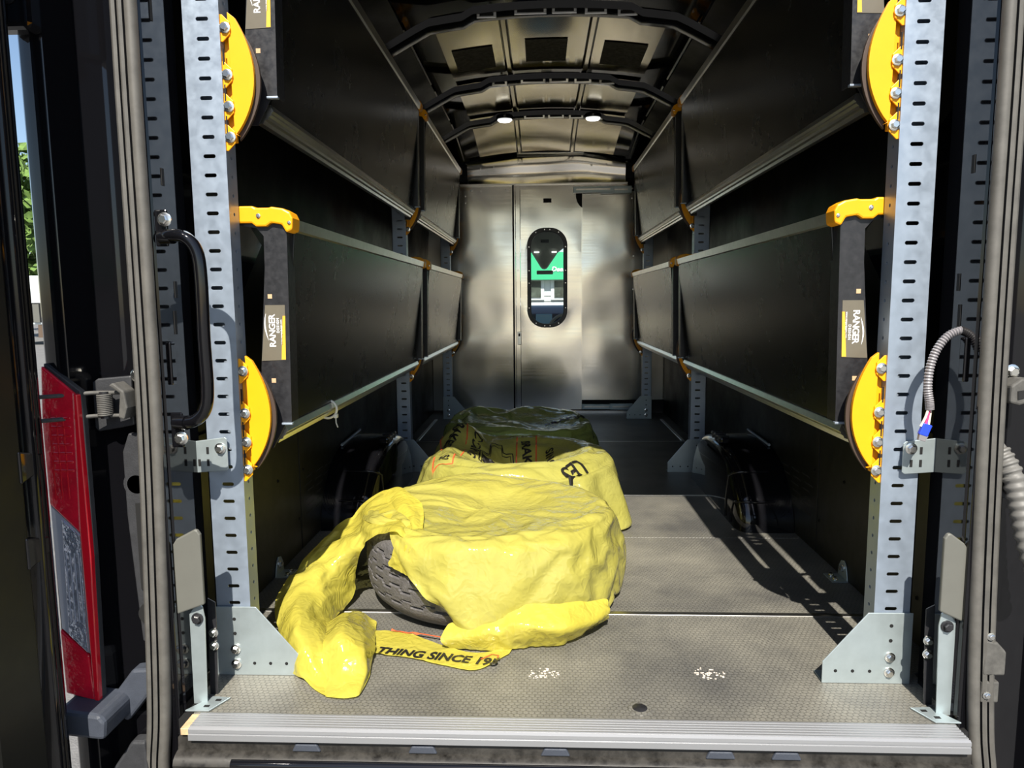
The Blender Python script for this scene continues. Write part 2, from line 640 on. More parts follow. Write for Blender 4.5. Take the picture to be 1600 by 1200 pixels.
# ---- van floor: separate boards with metal seam strips
fl = thing('floor', 'black hex-grip cargo floor of the van', None, (0, 3.4, -0.02), kind='structure')
for (y0, y1, xa, xb) in ((1.385, 1.894, 0.80, 0.90), (1.914, 2.547, 0.90, 0.90), (2.550, 3.112, 0.90, 0.90),
                         (3.124, 4.342, 0.90, 0.90), (4.352, 5.47, 0.90, 0.90)):
    mb = MB()
    if xa != xb:
        mb.prism([(-0.79, y0), (0.80, y0), (0.82, 1.60), (0.9, 1.66), (0.9, y1), (-0.9, y1), (-0.9, 1.66), (-0.82, 1.60)], 'xy', -0.018, 0.0)
    else:
        mb.box(-xa, xa, y0, y1, -0.018, 0.0)
    mb.build('floor_board', FLOORM, fl, bevel=0.0012, seg=1)
for i, (y0, y1, z1) in enumerate(((1.894, 1.914, 0.0025), (3.113, 3.123, 0.003), (4.343, 4.351, 0.002))):
    o = MB().box(-0.89, 0.89, y0, y1, -0.016, z1).build('trim_%d' % (i + 1), ALU, None, bevel=0.0008, seg=1)
    tag(o, ['wide pale metal strip across the sunlit floor seam', 'thin metal strip where sunlight on the floor ends',
            'thin metal strip across the shaded far floor'][i], kind='structure')
for i, s in enumerate((-1, 1)):
    o = MB().box(s * 0.815, s * 0.835, 4.36, 5.15, -0.002, 0.006).build('trim_%d' % (4 + i), ALU, None, bevel=0.001, seg=1)
    tag(o, 'metal edge strip along the %s side of the far floor' % ('left', 'right')[i], kind='structure')
dk = MB().box(-0.83, 0.83, 1.405, 5.6, -0.10, -0.02).build('floor_pan', DARK)
tag(dk, 'dark steel floor pan under the cargo boards', kind='structure')

# ---- ribbed aluminium threshold
prof = [(1.392, 0.004)]
for k in range(6):
    y = 1.390 - k * 0.0085
    prof += [(y, 0.006), (y - 0.0045, 0.006), (y - 0.0050, 0.0042), (y - 0.0080, 0.0042)]
prof += [(1.338, 0.006), (1.333, 0.003), (1.3325, -0.004), (1.334, -0.0045), (1.334, -0.0075), (1.3315, -0.008), (1.3315, -0.020), (1.345, -0.020), (1.392, -0.004)]
o = MB().prism(prof, 'yz', -0.772, 0.793).build('trim_6', SILLM, None)
tag(o, 'ribbed aluminium threshold across the rear edge of the floor', kind='structure')
o = MB().box(-0.792, -0.7725, 1.340, 1.392, -0.014, 0.001).build('trim_7', WOOD, None, bevel=0.001, seg=1)
tag(o, 'raw plywood floor edge left of the threshold', kind='structure')

# ---- rear crossmember below the threshold
cmr = thing('rear_crossmember', 'dirty black crossmember under the aluminium threshold', 'crossmember', (0, 1.36, -0.30))
prof = [(1.40, -0.021), (1.345, -0.021), (1.342, -0.046), (1.328, -0.050), (1.320, -0.056), (1.316, -0.066), (1.319, -0.078), (1.326, -0.09), (1.326, -0.30), (1.40, -0.30)]
MB().prism(prof, 'yz', -0.80, 0.80).build('beam', DIRT, cmr, 35)
MB().tube([(-0.68, 1.324, -0.064), (0.66, 1.324, -0.064)], 0.011, 12).build('rolled_edge', GLOSSB, cmr, 40)
for x in (-0.53, -0.29, -0.02, 0.31, 0.44):
    MB().prism([(x - 0.03, -0.045), (x + 0.03, -0.045), (x + 0.022, -0.028), (x - 0.022, -0.028)], 'xz', 1.338, 1.346).build('drain_slot', BUMPM, cmr, bevel=0.003)

# ---- side walls (black liner) with louvres
WALLP = [(0.90, -0.01), (0.905, 0.55), (0.92, 1.05), (0.90, 1.45), (0.84, 1.80), (0.74, 1.95), (0.62, 2.00)]
for sname, s in (('left', -1), ('right', 1)):
    w = thing('wall_' + sname, 'black lined %s side wall of the cargo bay' % sname, None, (s * 0.9, 3.5, 0), kind='structure')
    pts = []
    for y in (1.56, 3.0, 4.5, 5.56):
        pts.append([(s * x, y, z) for x, z in WALLP])
    grid_mesh('wall_skin', pts, LINER, w, 40)
    # lower plywood liner in two sheets, upper edge at shelf height
    for (y0, y1) in ((1.64, 2.40), (2.404, 5.45)):
        MB().box(s * 0.895, s * 0.902, y0, y1, 0.002, 0.545).build('liner_sheet', LINER, w, bevel=0.001, seg=1)
    # louvre slots: slanted dashes in rows
    for r in range(6):
        for c in range(3):
            yc = 2.73 - c * 0.11 - (r % 2) * 0.02
            zc = 0.232 - r * 0.026 + c * 0.006
            MB().prism([(yc - 0.034, zc - 0.003), (yc + 0.034, zc - 0.003), (yc + 0.034, zc + 0.003), (yc - 0.034, zc + 0.003)], 'yz',
                       s * 0.8942, s * 0.897).build('vent_slot', DARK, w)
    for (y, z) in ((1.75, 0.12), (1.75, 0.46), (2.2, 0.30), (2.38, 0.12), (2.38, 0.45), (2.44, 0.28), (2.9, 0.45), (1.95, 0.45)):
        bolt(w, (s * 0.895, y, z), '-x' if s > 0 else '+x', 0.005, 'screw', LINER)
    # dark header band of seam dots
    MB().box(s * 0.893, s * 0.8955, 2.399, 2.405, 0.01, 0.545).build('seam', DARK, w)

# ---- ceiling: roof skin panels between bows
ce = thing('ceiling', 'dark van roof with bare metal panels between black bows', None, (0, 3.5, 1.95), kind='structure')


def roof_z(x, y):
    z = 2.065 - 0.16 * x * x
    if y > 4.7:
        z -= 0.10 * ((y - 4.7) / 0.8) ** 1.5
    return z


pts = []
for i in range(25):
    y = 1.42 + i * (5.58 - 1.42) / 24
    pts.append([(x, y, roof_z(x, y) + 0.012) for x in [(-0.80 + 0.1 * k) for k in range(17)]])
grid_mesh('roof_skin', pts, GLOSSB, ce, 50)
for (y0, y1) in ((3.10, 3.86), (3.98, 4.60), (4.70, 5.44)):
    for (x0, x1) in ((-0.50, -0.225), (-0.185, 0.165), (0.205, 0.49)):
        pts = []
        for i in range(9):
            y = y0 + (y1 - y0) * i / 8
            pts.append([(x0 + (x1 - x0) * k / 8, y, roof_z(x0 + (x1 - x0) * k / 8, y)) for k in range(9)])
        grid_mesh('roof_panel', pts, ROOFM, ce, 60)
    for x0 in (-0.205, 0.185):
        pts = [[(x0 + dx, y0 + (y1 - y0) * i / 8, roof_z(x0, y0 + (y1 - y0) * i / 8) - dz) for dx, dz in ((-0.014, 0.002), (-0.009, 0.009), (0.009, 0.009), (0.014, 0.002))] for i in range(9)]
        grid_mesh('roof_rib', pts, ROOFM, ce, 30)
    for x0 in (-0.62, 0.61):
        pts = [[(x0 + dx, y0 + (y1 - y0) * i / 8, roof_z(x0, y0 + (y1 - y0) * i / 8) - dz) for dx, dz in ((-0.005, 0.002), (0, 0.008), (0.005, 0.002))] for i in range(9)]
        grid_mesh('roof_rib', pts, ALU, ce, 30)
for (x0, x1, y0, y1) in ((-0.46, -0.27, 3.46, 3.76), (-0.117, 0.08, 3.42, 3.72), (0.25, 0.45, 3.44, 3.75)):
    pts = []
    for i in range(7):
        y = y0 + (y1 - y0) * i / 6
        pts.append([(x0 + (x1 - x0) * k / 6, y, roof_z(x0 + (x1 - x0) * k / 6, y) - 0.004) for k in range(7)])
    grid_mesh('deadening_pad', pts, PADM, ce, 60)
for bi, (yb, zl) in enumerate(((3.02, 0.0), (3.92, 0.0), (4.65, 0.0))):
    sec = [(-0.055, 0.004), (-0.045, 0.03), (-0.028, 0.036), (0.028, 0.036), (0.045, 0.03), (0.055, 0.004)]
    pts = []
    for k in range(33):
        x = -0.72 + 1.44 * k / 32
        drop = 0.02 if abs(x) > 0.33 else 0.0
        drop += max(0, abs(x) - 0.5) * 0.35
        pts.append([(x, yb + dy, roof_z(x, yb) - dz - drop - 0.012) for dy, dz in sec])
    grid_mesh('roof_bow', pts, BOWB, ce, 30)
    for (xa, xb) in ((-0.30, -0.22), (-0.15, -0.02), (0.00, 0.10), (0.13, 0.22), (0.26, 0.34)):
        z = roof_z((xa + xb) / 2, yb) - 0.050
        MB().box(xa, xb, yb - 0.042, yb - 0.036, z - 0.012, z + 0.014).build('bow_bracket', ALU, ce, bevel=0.002)
        MB().box(xa + 0.012, xb - 0.012, yb - 0.0435, yb - 0.041, z - 0.004, z + 0.008).build('bow_slot', DARK, ce)
    for s in (-1, 1):
        bolt(ce, (s * 0.70, yb - 0.03, roof_z(0.68, yb) - 0.11), '-z', 0.014, 'bow_bolt', GLOSSB)

for s, nm in ((-1, 'left'), (1, 'right')):
    t = thing('dome_light', 'small bright oval roof lamp on the farthest bow, %s one' % nm, 'light', (0.005 + s * 0.275, 4.60, 1.985), 'roof lamps on the far bow')
    x = 0.005 + s * 0.275
    mb = MB()
    vsx = []
    for (r, dz) in ((0.046, 0.0), (0.044, -0.008), (0.034, -0.016), (0.012, -0.020)):
        vsx.append([(x + r * math.cos(a), 4.60 + r * 0.55 * math.sin(a), 1.998 + dz) for a in [2 * PI * k / 20 for k in range(20)]])
    for r in vsx:
        mb.v += r
    for i in range(3):
        for k in range(20):
            mb.f.append((i * 20 + k, i * 20 + (k + 1) % 20, (i + 1) * 20 + (k + 1) % 20, (i + 1) * 20 + k))
    mb.f.append(tuple(range(60, 80)))
    mb.build('lamp_lens', LAMPM, t, 50)
    MB().tube([(x, 4.60, 1.996), (x, 4.60, 2.012)], 0.052, 20).build('lamp_base', GLOSSB, t, 40)

# ---- rear header above the doors
o = MB().box(-0.95, 0.95, 1.40, 1.62, 1.885, 2.12).build('wall_rear_header', GLOSSB, None, bevel=0.01)
tag(o, 'black header over the rear door opening', kind='structure')

# ---- rear pillars
LP = [(-0.826, 1.56), (-0.826, 1.432), (-0.846, 1.418), (-0.862, 1.424), (-0.888, 1.45), (-0.935, 1.462), (-0.982, 1.458), (-0.998, 1.430), (-1.008, 1.402), (-1.020, 1.396),
      (-1.052, 1.400), (-1.062, 1.410), (-1.066, 1.44), (-1.066, 2.6), (-0.93, 2.6), (-0.905, 1.66), (-0.90, 1.56)]
RP = [(0.806, 1.56), (0.806, 1.432), (0.822, 1.418), (0.838, 1.424), (0.864, 1.45), (0.915, 1.462), (0.962, 1.458), (0.978, 1.430), (0.988, 1.402), (1.00, 1.396),
      (1.05, 1.400), (1.065, 1.412), (1.07, 1.44), (1.07, 2.6), (0.93, 2.6), (0.905, 1.66), (0.90, 1.56)]
for nm, P in (('left', LP), ('right', RP)):
    w = thing('wall_rear_' + nm, 'gloss black body pillar on the %s of the rear opening' % nm, None, (P[3][0], 1.45, -0.3), kind='structure')
    MB().prism(P, 'xy', -0.30, 2.05).build('pillar_skin', BODYB if False else GLOSSB, w, 38)
    s = -1 if nm == 'left' else 1
    xj = P[0][0]
    # openings and slots in the inner jamb
    for (y, z, h) in ((1.49, 0.83, 0.05), (1.50, 0.90, 0.035), (1.47, 1.46, 0.05), (1.475, 1.13, 0.035)):
        MB().box(xj, xj - s * 0.0015, y - 0.006, y + 0.004, z - h / 2, z + h / 2).build('jamb_slot', DARK, w)
    MB().box(xj, xj - s * 0.006, 1.452, 1.472, 0.70, 0.79).build('striker_plate', GLOSSB, w, bevel=0.003)
    # folded black edge next to the seal
    MB().box(xj + s * 0.004, xj + s * 0.012, 1.412, 1.440, -0.06, 1.90).build('pinch_weld', GLOSSB, w, bevel=0.002)
    # fixings on the outer jamb
    bolt(w, (s * (0.887 if s > 0 else 0.889), 1.443, 0.722), '-y', 0.011)
    MB().tube([(s * 0.905, 1.475, 0.49), (s * 0.905, 1.440, 0.49)], [0.030, 0.030], 24).build('grommet', DGREY, w, 40)
    MB().tube([(s * 0.905, 1.475, 0.49), (s * 0.905, 1.436, 0.49)], [0.022, 0.020], 24).build('plug', DUSTY, w, 40)
# inner black plastic trim on the left outer jamb
w = thing('wall_rear_trim', 'grey plastic trim strip on the left outer jamb', None, (-0.9, 1.43, 0.0), kind='structure')
MB().prism([(-0.930, 0.42), (-0.930, 0.56), (-0.915, 0.60), (-0.875, 0.60), (-0.875, 0.14), (-0.915, 0.14)], 'xz', 1.436, 1.450).build('trim_plate', DGREY, w, bevel=0.003)
MB().box(-0.908, -0.896, 1.432, 1.437, 0.26, 0.45).build('trim_slot', DARK, w)
MB().tube([(-0.893, 1.437, 0.205), (-0.893, 1.430, 0.205)], [0.026, 0.024], 24).build('trim_cup', DARK, w, 40)
MB().tube([(-0.888, 1.431, 0.205), (-0.888, 1.427, 0.205)], [0.011, 0.010], 16).build('trim_screw', DUSTY, w, 40)

# ================================================================== SEAL
seal_prof = [(0.0, 0.0), (0.0, 0.012), (0.007, 0.018), (0.014, 0.0175), (0.020, 0.012), (0.0205, 0.004), (0.0235, 0.004), (0.024, 0.013), (0.029, 0.016), (0.0335, 0.013), (0.034, 0.004), (0.037, 0.004),
             (0.0375, 0.013), (0.043, 0.016), (0.049, 0.011), (0.051, 0.0)]
ctr = [(-0.868, -0.30), (-0.864, -0.14), (-0.852, -0.02), (-0.842, 0.20), (-0.829, 0.60), (-0.826, 0.95), (-0.825, 1.35), (-0.818, 1.60), (-0.78, 1.80), (-0.68, 1.875), (-0.40, 1.892), (0, 1.898)]
ctrR = [(0.0, 1.898), (0.40, 1.892), (0.68, 1.875), (0.765, 1.80), (0.800, 1.60), (0.806, 1.35), (0.807, 0.95), (0.811, 0.60), (0.822, 0.20), (0.834, -0.02), (0.848, -0.14), (0.853, -0.30)]
sp = [Vector((p.x, p.y)) for p in spline([(x, z, 0) for x, z in ctr], 60)] + [Vector((p.x, p.y)) for p in spline([(x, z, 0) for x, z in ctrR], 60)][1:]
mbs, mbg = MB(), MB()
nP = len(seal_prof)
rows = []
for i, p in enumerate(sp):
    t = (sp[min(i + 1, len(sp) - 1)] - sp[max(i - 1, 0)]).normalized()
    nrm = Vector((-t.y, t.x))          # outward (left of travel = away from the opening)
    rows.append([(p.x + nrm.x * u, 1.418 - d, p.y + nrm.y * u) for u, d in seal_prof])
for r in rows:
    mbs.v += r
for i in range(len(rows) - 1):
    for k in range(nP - 1):
        a = i * nP + k
        f = (a, a + 1, a + 1 + nP, a + nP)
        (mbs if k not in (4, 5, 6, 9, 10, 11) else mbg).f.append(f)
mbg.v = list(mbs.v)
st = thing('door_seal', 'weathered ribbed rubber seal around the rear opening', 'seal', (0, 1.418, -0.14))
mbs.build('seal_ribs', SEAL, st, 50, origin=(0, 1.418, -0.14))
mbg.build('seal_grooves', SEALD, st, 50, origin=(0, 1.418, -0.14))

# ================================================================== BULKHEAD
YB = 5.48
wb = thing('wall_back', 'bare aluminium bulkhead closing the front of the cargo bay', None, (0, YB, 0), kind='structure')
MB().box(-0.98, 0.98, YB + 0.05, YB + 0.06, -0.05, 1.10).build('backing_lower', DARK, wb)


def warped_sheet(x0, x1, z0, z1, y, amp, seed, nx=14, nz=22):
    pts = []
    for i in range(nx + 1):
        x = x0 + (x1 - x0) * i / nx
        row = []
        for k in range(nz + 1):
            z = z0 + (z1 - z0) * k / nz
            e = min(1, 6 * min(i / nx, 1 - i / nx)) * min(1, 6 * min(k / nz, 1 - k / nz))
            row.append((x, y + amp * e * noise.noise(Vector((x * 2.2 + seed, z * 2.2, seed))), z))
        pts.append(row)
    return pts


bpy.data.objects.remove(wb.children[0], do_unlink=True)
grid_mesh('left_sheet', warped_sheet(-0.93, -0.262, 0.02, 1.735, YB, 0.006, 3.1), SHEET, wb, 60)
grid_mesh('right_sheet', warped_sheet(0.20, 0.93, 0.10, 1.68, YB + 0.012, 0.006, 5.3), SHEET, wb, 60)
# header sheet with clipped top corners, slightly tilted
pts = []
for i in range(25):
    x = -0.60 + 1.185 * i / 24
    top = 1.965 - max(0, abs(x - 0.02) - 0.24) * 0.16
    pts.append([(x, YB - 0.02 + 0.03 * (k / 10) + 0.010 * math.sin(k / 10 * PI) * math.sin(x * 7) + 0.012 * math.sin(k / 10 * 6.3), 1.742 + (top - 1.742) * k / 10) for k in range(11)])
grid_mesh('header_sheet', pts, SHEET, wb, 60)
MB().box(-0.225, 0.275, YB - 0.012, YB + 0.01, 1.962, 1.972).build('header_lip', ALU, wb, bevel=0.002)
MB().box(-0.655, 0.60, YB - 0.035, YB - 0.005, 1.732, 1.742).build('header_flange', ALU, wb, bevel=0.001)
for s in (-1, 1):
    MB().box(s * 0.58, s * 0.98, YB + 0.02, YB + 0.03, 1.70, 2.06).build('corner_filler', GLOSSB, wb)
MB().box(-0.98, 0.98, YB + 0.022, YB + 0.032, 1.93, 2.08).build('top_filler', GLOSSB, wb)
MB().box(-0.98, -0.25, YB + 0.030, YB + 0.036, -0.05, 2.0).build('left_light_block', DARK, wb)  # four dark boards added behind the sheets to stop daylight leaking in
MB().box(0.25, 0.98, YB + 0.030, YB + 0.036, -0.05, 2.0).build('right_light_block', DARK, wb)
MB().box(-0.26, 0.26, YB + 0.030, YB + 0.036, -0.05, 0.60).build('sill_light_block', DARK, wb)
MB().box(-0.26, 0.26, YB + 0.030, YB + 0.036, 1.45, 2.0).build('head_light_block', DARK, wb)
MB().box(-0.24, 0.60, YB - 0.016, YB - 0.008, 1.690, 1.735).build('door_gap_strip', SHEET, wb)  # strip added to close a gap that let sky light through
MB().box(-0.262, -0.250, YB - 0.022, YB + 0.01, 0.02, 1.735).build('door_jamb', DARK, wb)
MB().box(-0.250, -0.240, YB - 0.028, YB + 0.01, 0.02, 1.735).build('stile', SHEET, wb, bevel=0.001)
MB().box(-0.238, -0.205, YB - 0.024, YB + 0.01, 0.02, 1.735).build('stile', SHEET, wb, bevel=0.001)
MB().box(0.10, 0.75, YB - 0.03, YB + 0.02, -0.005, 0.022).build('bottom_track', ALU, wb, bevel=0.002)
for (x0, x1, z0, z1, dy) in ((0.195, 0.50, 1.668, 1.712, 0.030), (0.40, 0.63, 1.660, 1.714, 0.026), (0.262, 0.50, 0.032, 0.072, 0.022), (0.48, 0.655, 0.028, 0.076, 0.024)):
    MB().box(x0, x1, YB - dy - 0.012, YB - dy + 0.016, z0, z1).build('slide_rail', RAILZ, wb, bevel=0.003)
    MB().box(x0 + 0.02, x1 - 0.03, YB - dy - 0.0145, YB - dy - 0.011, (z0 + z1) / 2 - 0.006, (z0 + z1) / 2 + 0.006).build('slide_ball_race', ALU, wb, bevel=0.002)
for (x, z) in ((-0.62, 1.66), (-0.62, 1.61), (-0.50, 1.695), (-0.57, 1.70), (-0.30, 1.70), (-0.50, 1.86), (-0.40, 1.865), (0.33, 1.87), (0.44, 1.875), (0.64, 1.70), (0.64, 1.63), (-0.222, 1.1), (-0.222, 0.80), (-0.222, 0.45),
               (0.655, 0.95), (0.655, 1.20), (-0.15, 0.06)):
    bolt(wb, (x, YB - 0.018 if z > 1.8 or abs(x + 0.222) < 0.01 else YB - 0.004, z), '-y', 0.006, 'rivet')

dr = thing('door_1', 'aluminium sliding door in the bulkhead with a tall rounded window', None, (0.03, YB - 0.02, 0.03), kind='structure')
# door sheet with obround window opening
WX, WZ0, WZ1, WR = 0.0, 0.665, 1.415, 0.13
HW = 0.152


def obround(hw, hz, r, n=8):
    out = []
    for q, (sx, sz) in enumerate(((1, 1), (-1, 1), (-1, -1), (1, -1))):
        for k in range(n + 1):
            a = PI / 2 * (q + k / n)
            out.append((sx * (hw - r) + r * math.cos(a), sz * (hz - r) + r * math.sin(a)))
    return out


zc = (WZ0 + WZ1) / 2
hz = (WZ1 - WZ0) / 2
inn = obround(HW - 0.01, hz - 0.01, WR)
n = len(inn)
outp = []
X0, X1, Z0, Z1 = -0.202, 0.262, 0.03, 1.70
for (u, v) in inn:
    a = math.atan2(v / hz, u / HW)
    c, sn = math.cos(a), math.sin(a)
    du = X1 if c > 0 else -X0
    dv = (Z1 - zc) if sn > 0 else (zc - Z0)
    t = min(du / max(1e-6, abs(c)), dv / max(1e-6, abs(sn)))
    outp.append([c * t, sn * t])
for (cx, cz) in ((X0, Z0 - zc), (X1, Z0 - zc), (X1, Z1 - zc), (X0, Z1 - zc)):
    k = min(range(n), key=lambda q: (outp[q][0] - cx) ** 2 + (outp[q][1] - cz) ** 2)
    outp[k] = [cx, cz]
mb = MB()
rings = 8
for r in range(rings + 1):
    t = r / rings
    for (a, b) in zip(inn, outp):
        u, v = a[0] + (b[0] - a[0]) * t, a[1] + (b[1] - a[1]) * t
        e = math.sin(t * PI)
        mb.v.append((WX + u, YB - 0.02 + 0.005 * e * noise.noise(Vector((u * 3 + 9, v * 2.5, 2))), zc + v))
for r in range(rings):
    for k in range(n):
        a, b = r * n + k, r * n + (k + 1) % n
        mb.f.append((a, b, b + n, a + n))
mb.build('door_sheet', SHEET, dr, 60)
MB().box(0.258, 0.264, YB - 0.022, YB + 0.008, 0.03, 1.70).build('door_edge', SHEET, dr)
# notch and grab flap behind the top right corner
MB().prism([(0.215, 1.665), (0.262, 1.665), (0.262, 1.56), (0.245, 1.572), (0.226, 1.60), (0.217, 1.63)], 'xz', YB - 0.026, YB - 0.0215).build('door_notch', DARK, dr)
mb = MB()
ri, ro = obround(HW - 0.030, hz - 0.030, WR - 0.025), obround(HW, hz, WR)
nn = len(ri)
for y in (YB - 0.034, YB - 0.010):
    mb.v += [(WX + u, y, zc + v) for u, v in ro] + [(WX + u, y, zc + v) for u, v in ri]
for k in range(nn):
    q = (k + 1) % nn
    mb.f += [(k, q, nn + q, nn + k), (k, q, 2 * nn + q, 2 * nn + k), (nn + k, nn + q, 3 * nn + q, 3 * nn + k)]
wf = mb.build('window_frame', ARMB, dr, 40, bevel=0.003)
mb = MB()
mb.prism([(WX + u, zc + v) for u, v in obround(HW - 0.026, hz - 0.026, WR - 0.02)], 'xz', YB - 0.022, YB - 0.018)
mb.build('window_pane', GLASSM, dr)
fp = obround(HW - 0.014, hz - 0.014, WR - 0.012, 3)
for i in range(16):
    k = i / 16 * 2 * PI + 0.2
    u, v = math.cos(k), math.sin(k)
    best = min(obround(HW - 0.014, hz - 0.014, WR - 0.012, 8) + [((HW - 0.014) * sx, hz * q) for sx in (-1, 1) for q in (-0.6, -0.35, -0.1, 0.15, 0.4, 0.62)],
               key=lambda p: abs(math.atan2(p[1] / hz, p[0] / HW) - math.atan2(v, u)))
    bolt(dr, (WX + best[0], YB - 0.034, zc + best[1]), '-y', 0.0042, 'frame_screw')
MB().box(-0.028, 0.032, YB - 0.0225, YB - 0.0195, 1.600, 1.632).build('maker_plate', DARK, dr, bevel=0.001)
lt = MB().box(-0.230, -0.200, YB - 0.036, YB - 0.022, 0.535, 0.635).build('latch', ALU, dr, bevel=0.003)
MB().box(-0.222, -0.208, YB - 0.048, YB - 0.034, 0.60, 0.622).build('latch_lever', DARK, lt, bevel=0.002)

# ================================================================== SHELF POSTS
PITCH = 0.0405


def post(side, xa, xb, yf, label, ztop=1.93, front=False):
    s = -1 if side == 'left' else 1
    t = thing('shelf_post', label, 'post', ((xa + xb) / 2, yf + 0.025, 0), 'galvanised slotted shelf posts')
    x0, x1 = min(xa, xb), max(xa, xb)
    cx = (x0 + x1) / 2 - s * 0.004
    mb = MB()
    zs = []
    z = 0.175 - 3 * PITCH
    while z < ztop - 0.03:
        zs.append(z)
        z += PITCH
    F = lambda u, v, d: (u, yf + d, v)
    mb.box(x0, x1, yf, yf + 0.0025, 0.0, zs[0] - PITCH / 2)
    for z in zs:
        mb.ring_cell(F, cx, z, 0.027, 0.0085, x0, x1, z - PITCH / 2, z + PITCH / 2, 0.0025)
    xin = x1 if s < 0 else x0       # flange on the aisle side
    xout = x0 if s < 0 else x1
    F2 = lambda u, v, d: (xin - (-s) * d, u, v)
    for z in zs:
        mb.ring_cell(F2, yf + 0.026, z, 0.008, 0.008, yf, yf + 0.05, z - PITCH / 2, z + PITCH / 2, 0.0025, 12)
    mb.box(xout, xout - s * 0.0025, yf, yf + 0.05, 0.0, zs[-1] + PITCH / 2)
    mb.build('channel', GALV, t, 30)
    # foot gusset
    yg = yf - 0.004
    gx = [xout + s * 0.003, xin - s * 0.015, xin - s * 0.112, xin - s * 0.112, xout + s * 0.003]
    gz = [0.168, 0.168, 0.052, 0.0, 0.0]
    gus = MB().prism(list(zip(gx, gz)), 'xz', yg - 0.003, yg).build('foot_gusset', ZINC, t, bevel=0.002)
    for (dx, dz) in ((0.0, 0.138), (0.0, 0.103)):
        MB().tube([(cx, yg - 0.0036, dz), (cx, yg - 0.0028, dz)], 0.0042, 12).build('gusset_hole', DARK, gus)
    for k in (1, 2, 3):
        MB().tube([(cx - s * (0.005 + 0.038 * k), yg - 0.0036, 0.030), (cx - s * (0.005 + 0.038 * k), yg - 0.0028, 0.030)], 0.0038, 12).build('gusset_hole', DARK, gus)
    bolt(t, (cx, yg - 0.003, 0.064), '-y', 0.0088)
    bolt(t, (cx, yg - 0.003, 0.028), '-y', 0.0088)
    MB().box(min(xin - s * 0.11, xout), max(xin - s * 0.11, xout), yg, yg + 0.05, 0.0, 0.003).build('foot_plate', ZINC, t)
    return t


POSTX = {('left', 0): (-0.809, -0.727), ('right', 0): (0.701, 0.782), ('left', 1): (-0.785, -0.716), ('right', 1): (0.702, 0.776),
         ('left', 2): (-0.775, -0.708), ('right', 2): (0.690, 0.757)}
POSTY = (1.56, 3.56, 5.20)
for side in ('left', 'right'):
    for i in range(3):
        lab = {('left', 0): 'nearest left slotted steel post, bright in the sun behind the grab handle',
               ('right', 0): 'nearest right slotted steel post, bright in the sun beside the hanging cable',
               ('left', 1): 'middle left slotted steel post behind the long shelf, near the tyre bags',
               ('right', 1): 'middle right slotted steel post with its foot by the wheel arch',
               ('left', 2): 'farthest left slotted steel post against the bulkhead',
               ('right', 2): 'farthest right slotted steel post against the bulkhead'}[(side, i)]
        xa, xb = POSTX[(side, i)]
        post(side, xa, xb, POSTY[i], lab)

# ================================================================== SHELVES
DZ = 0.735


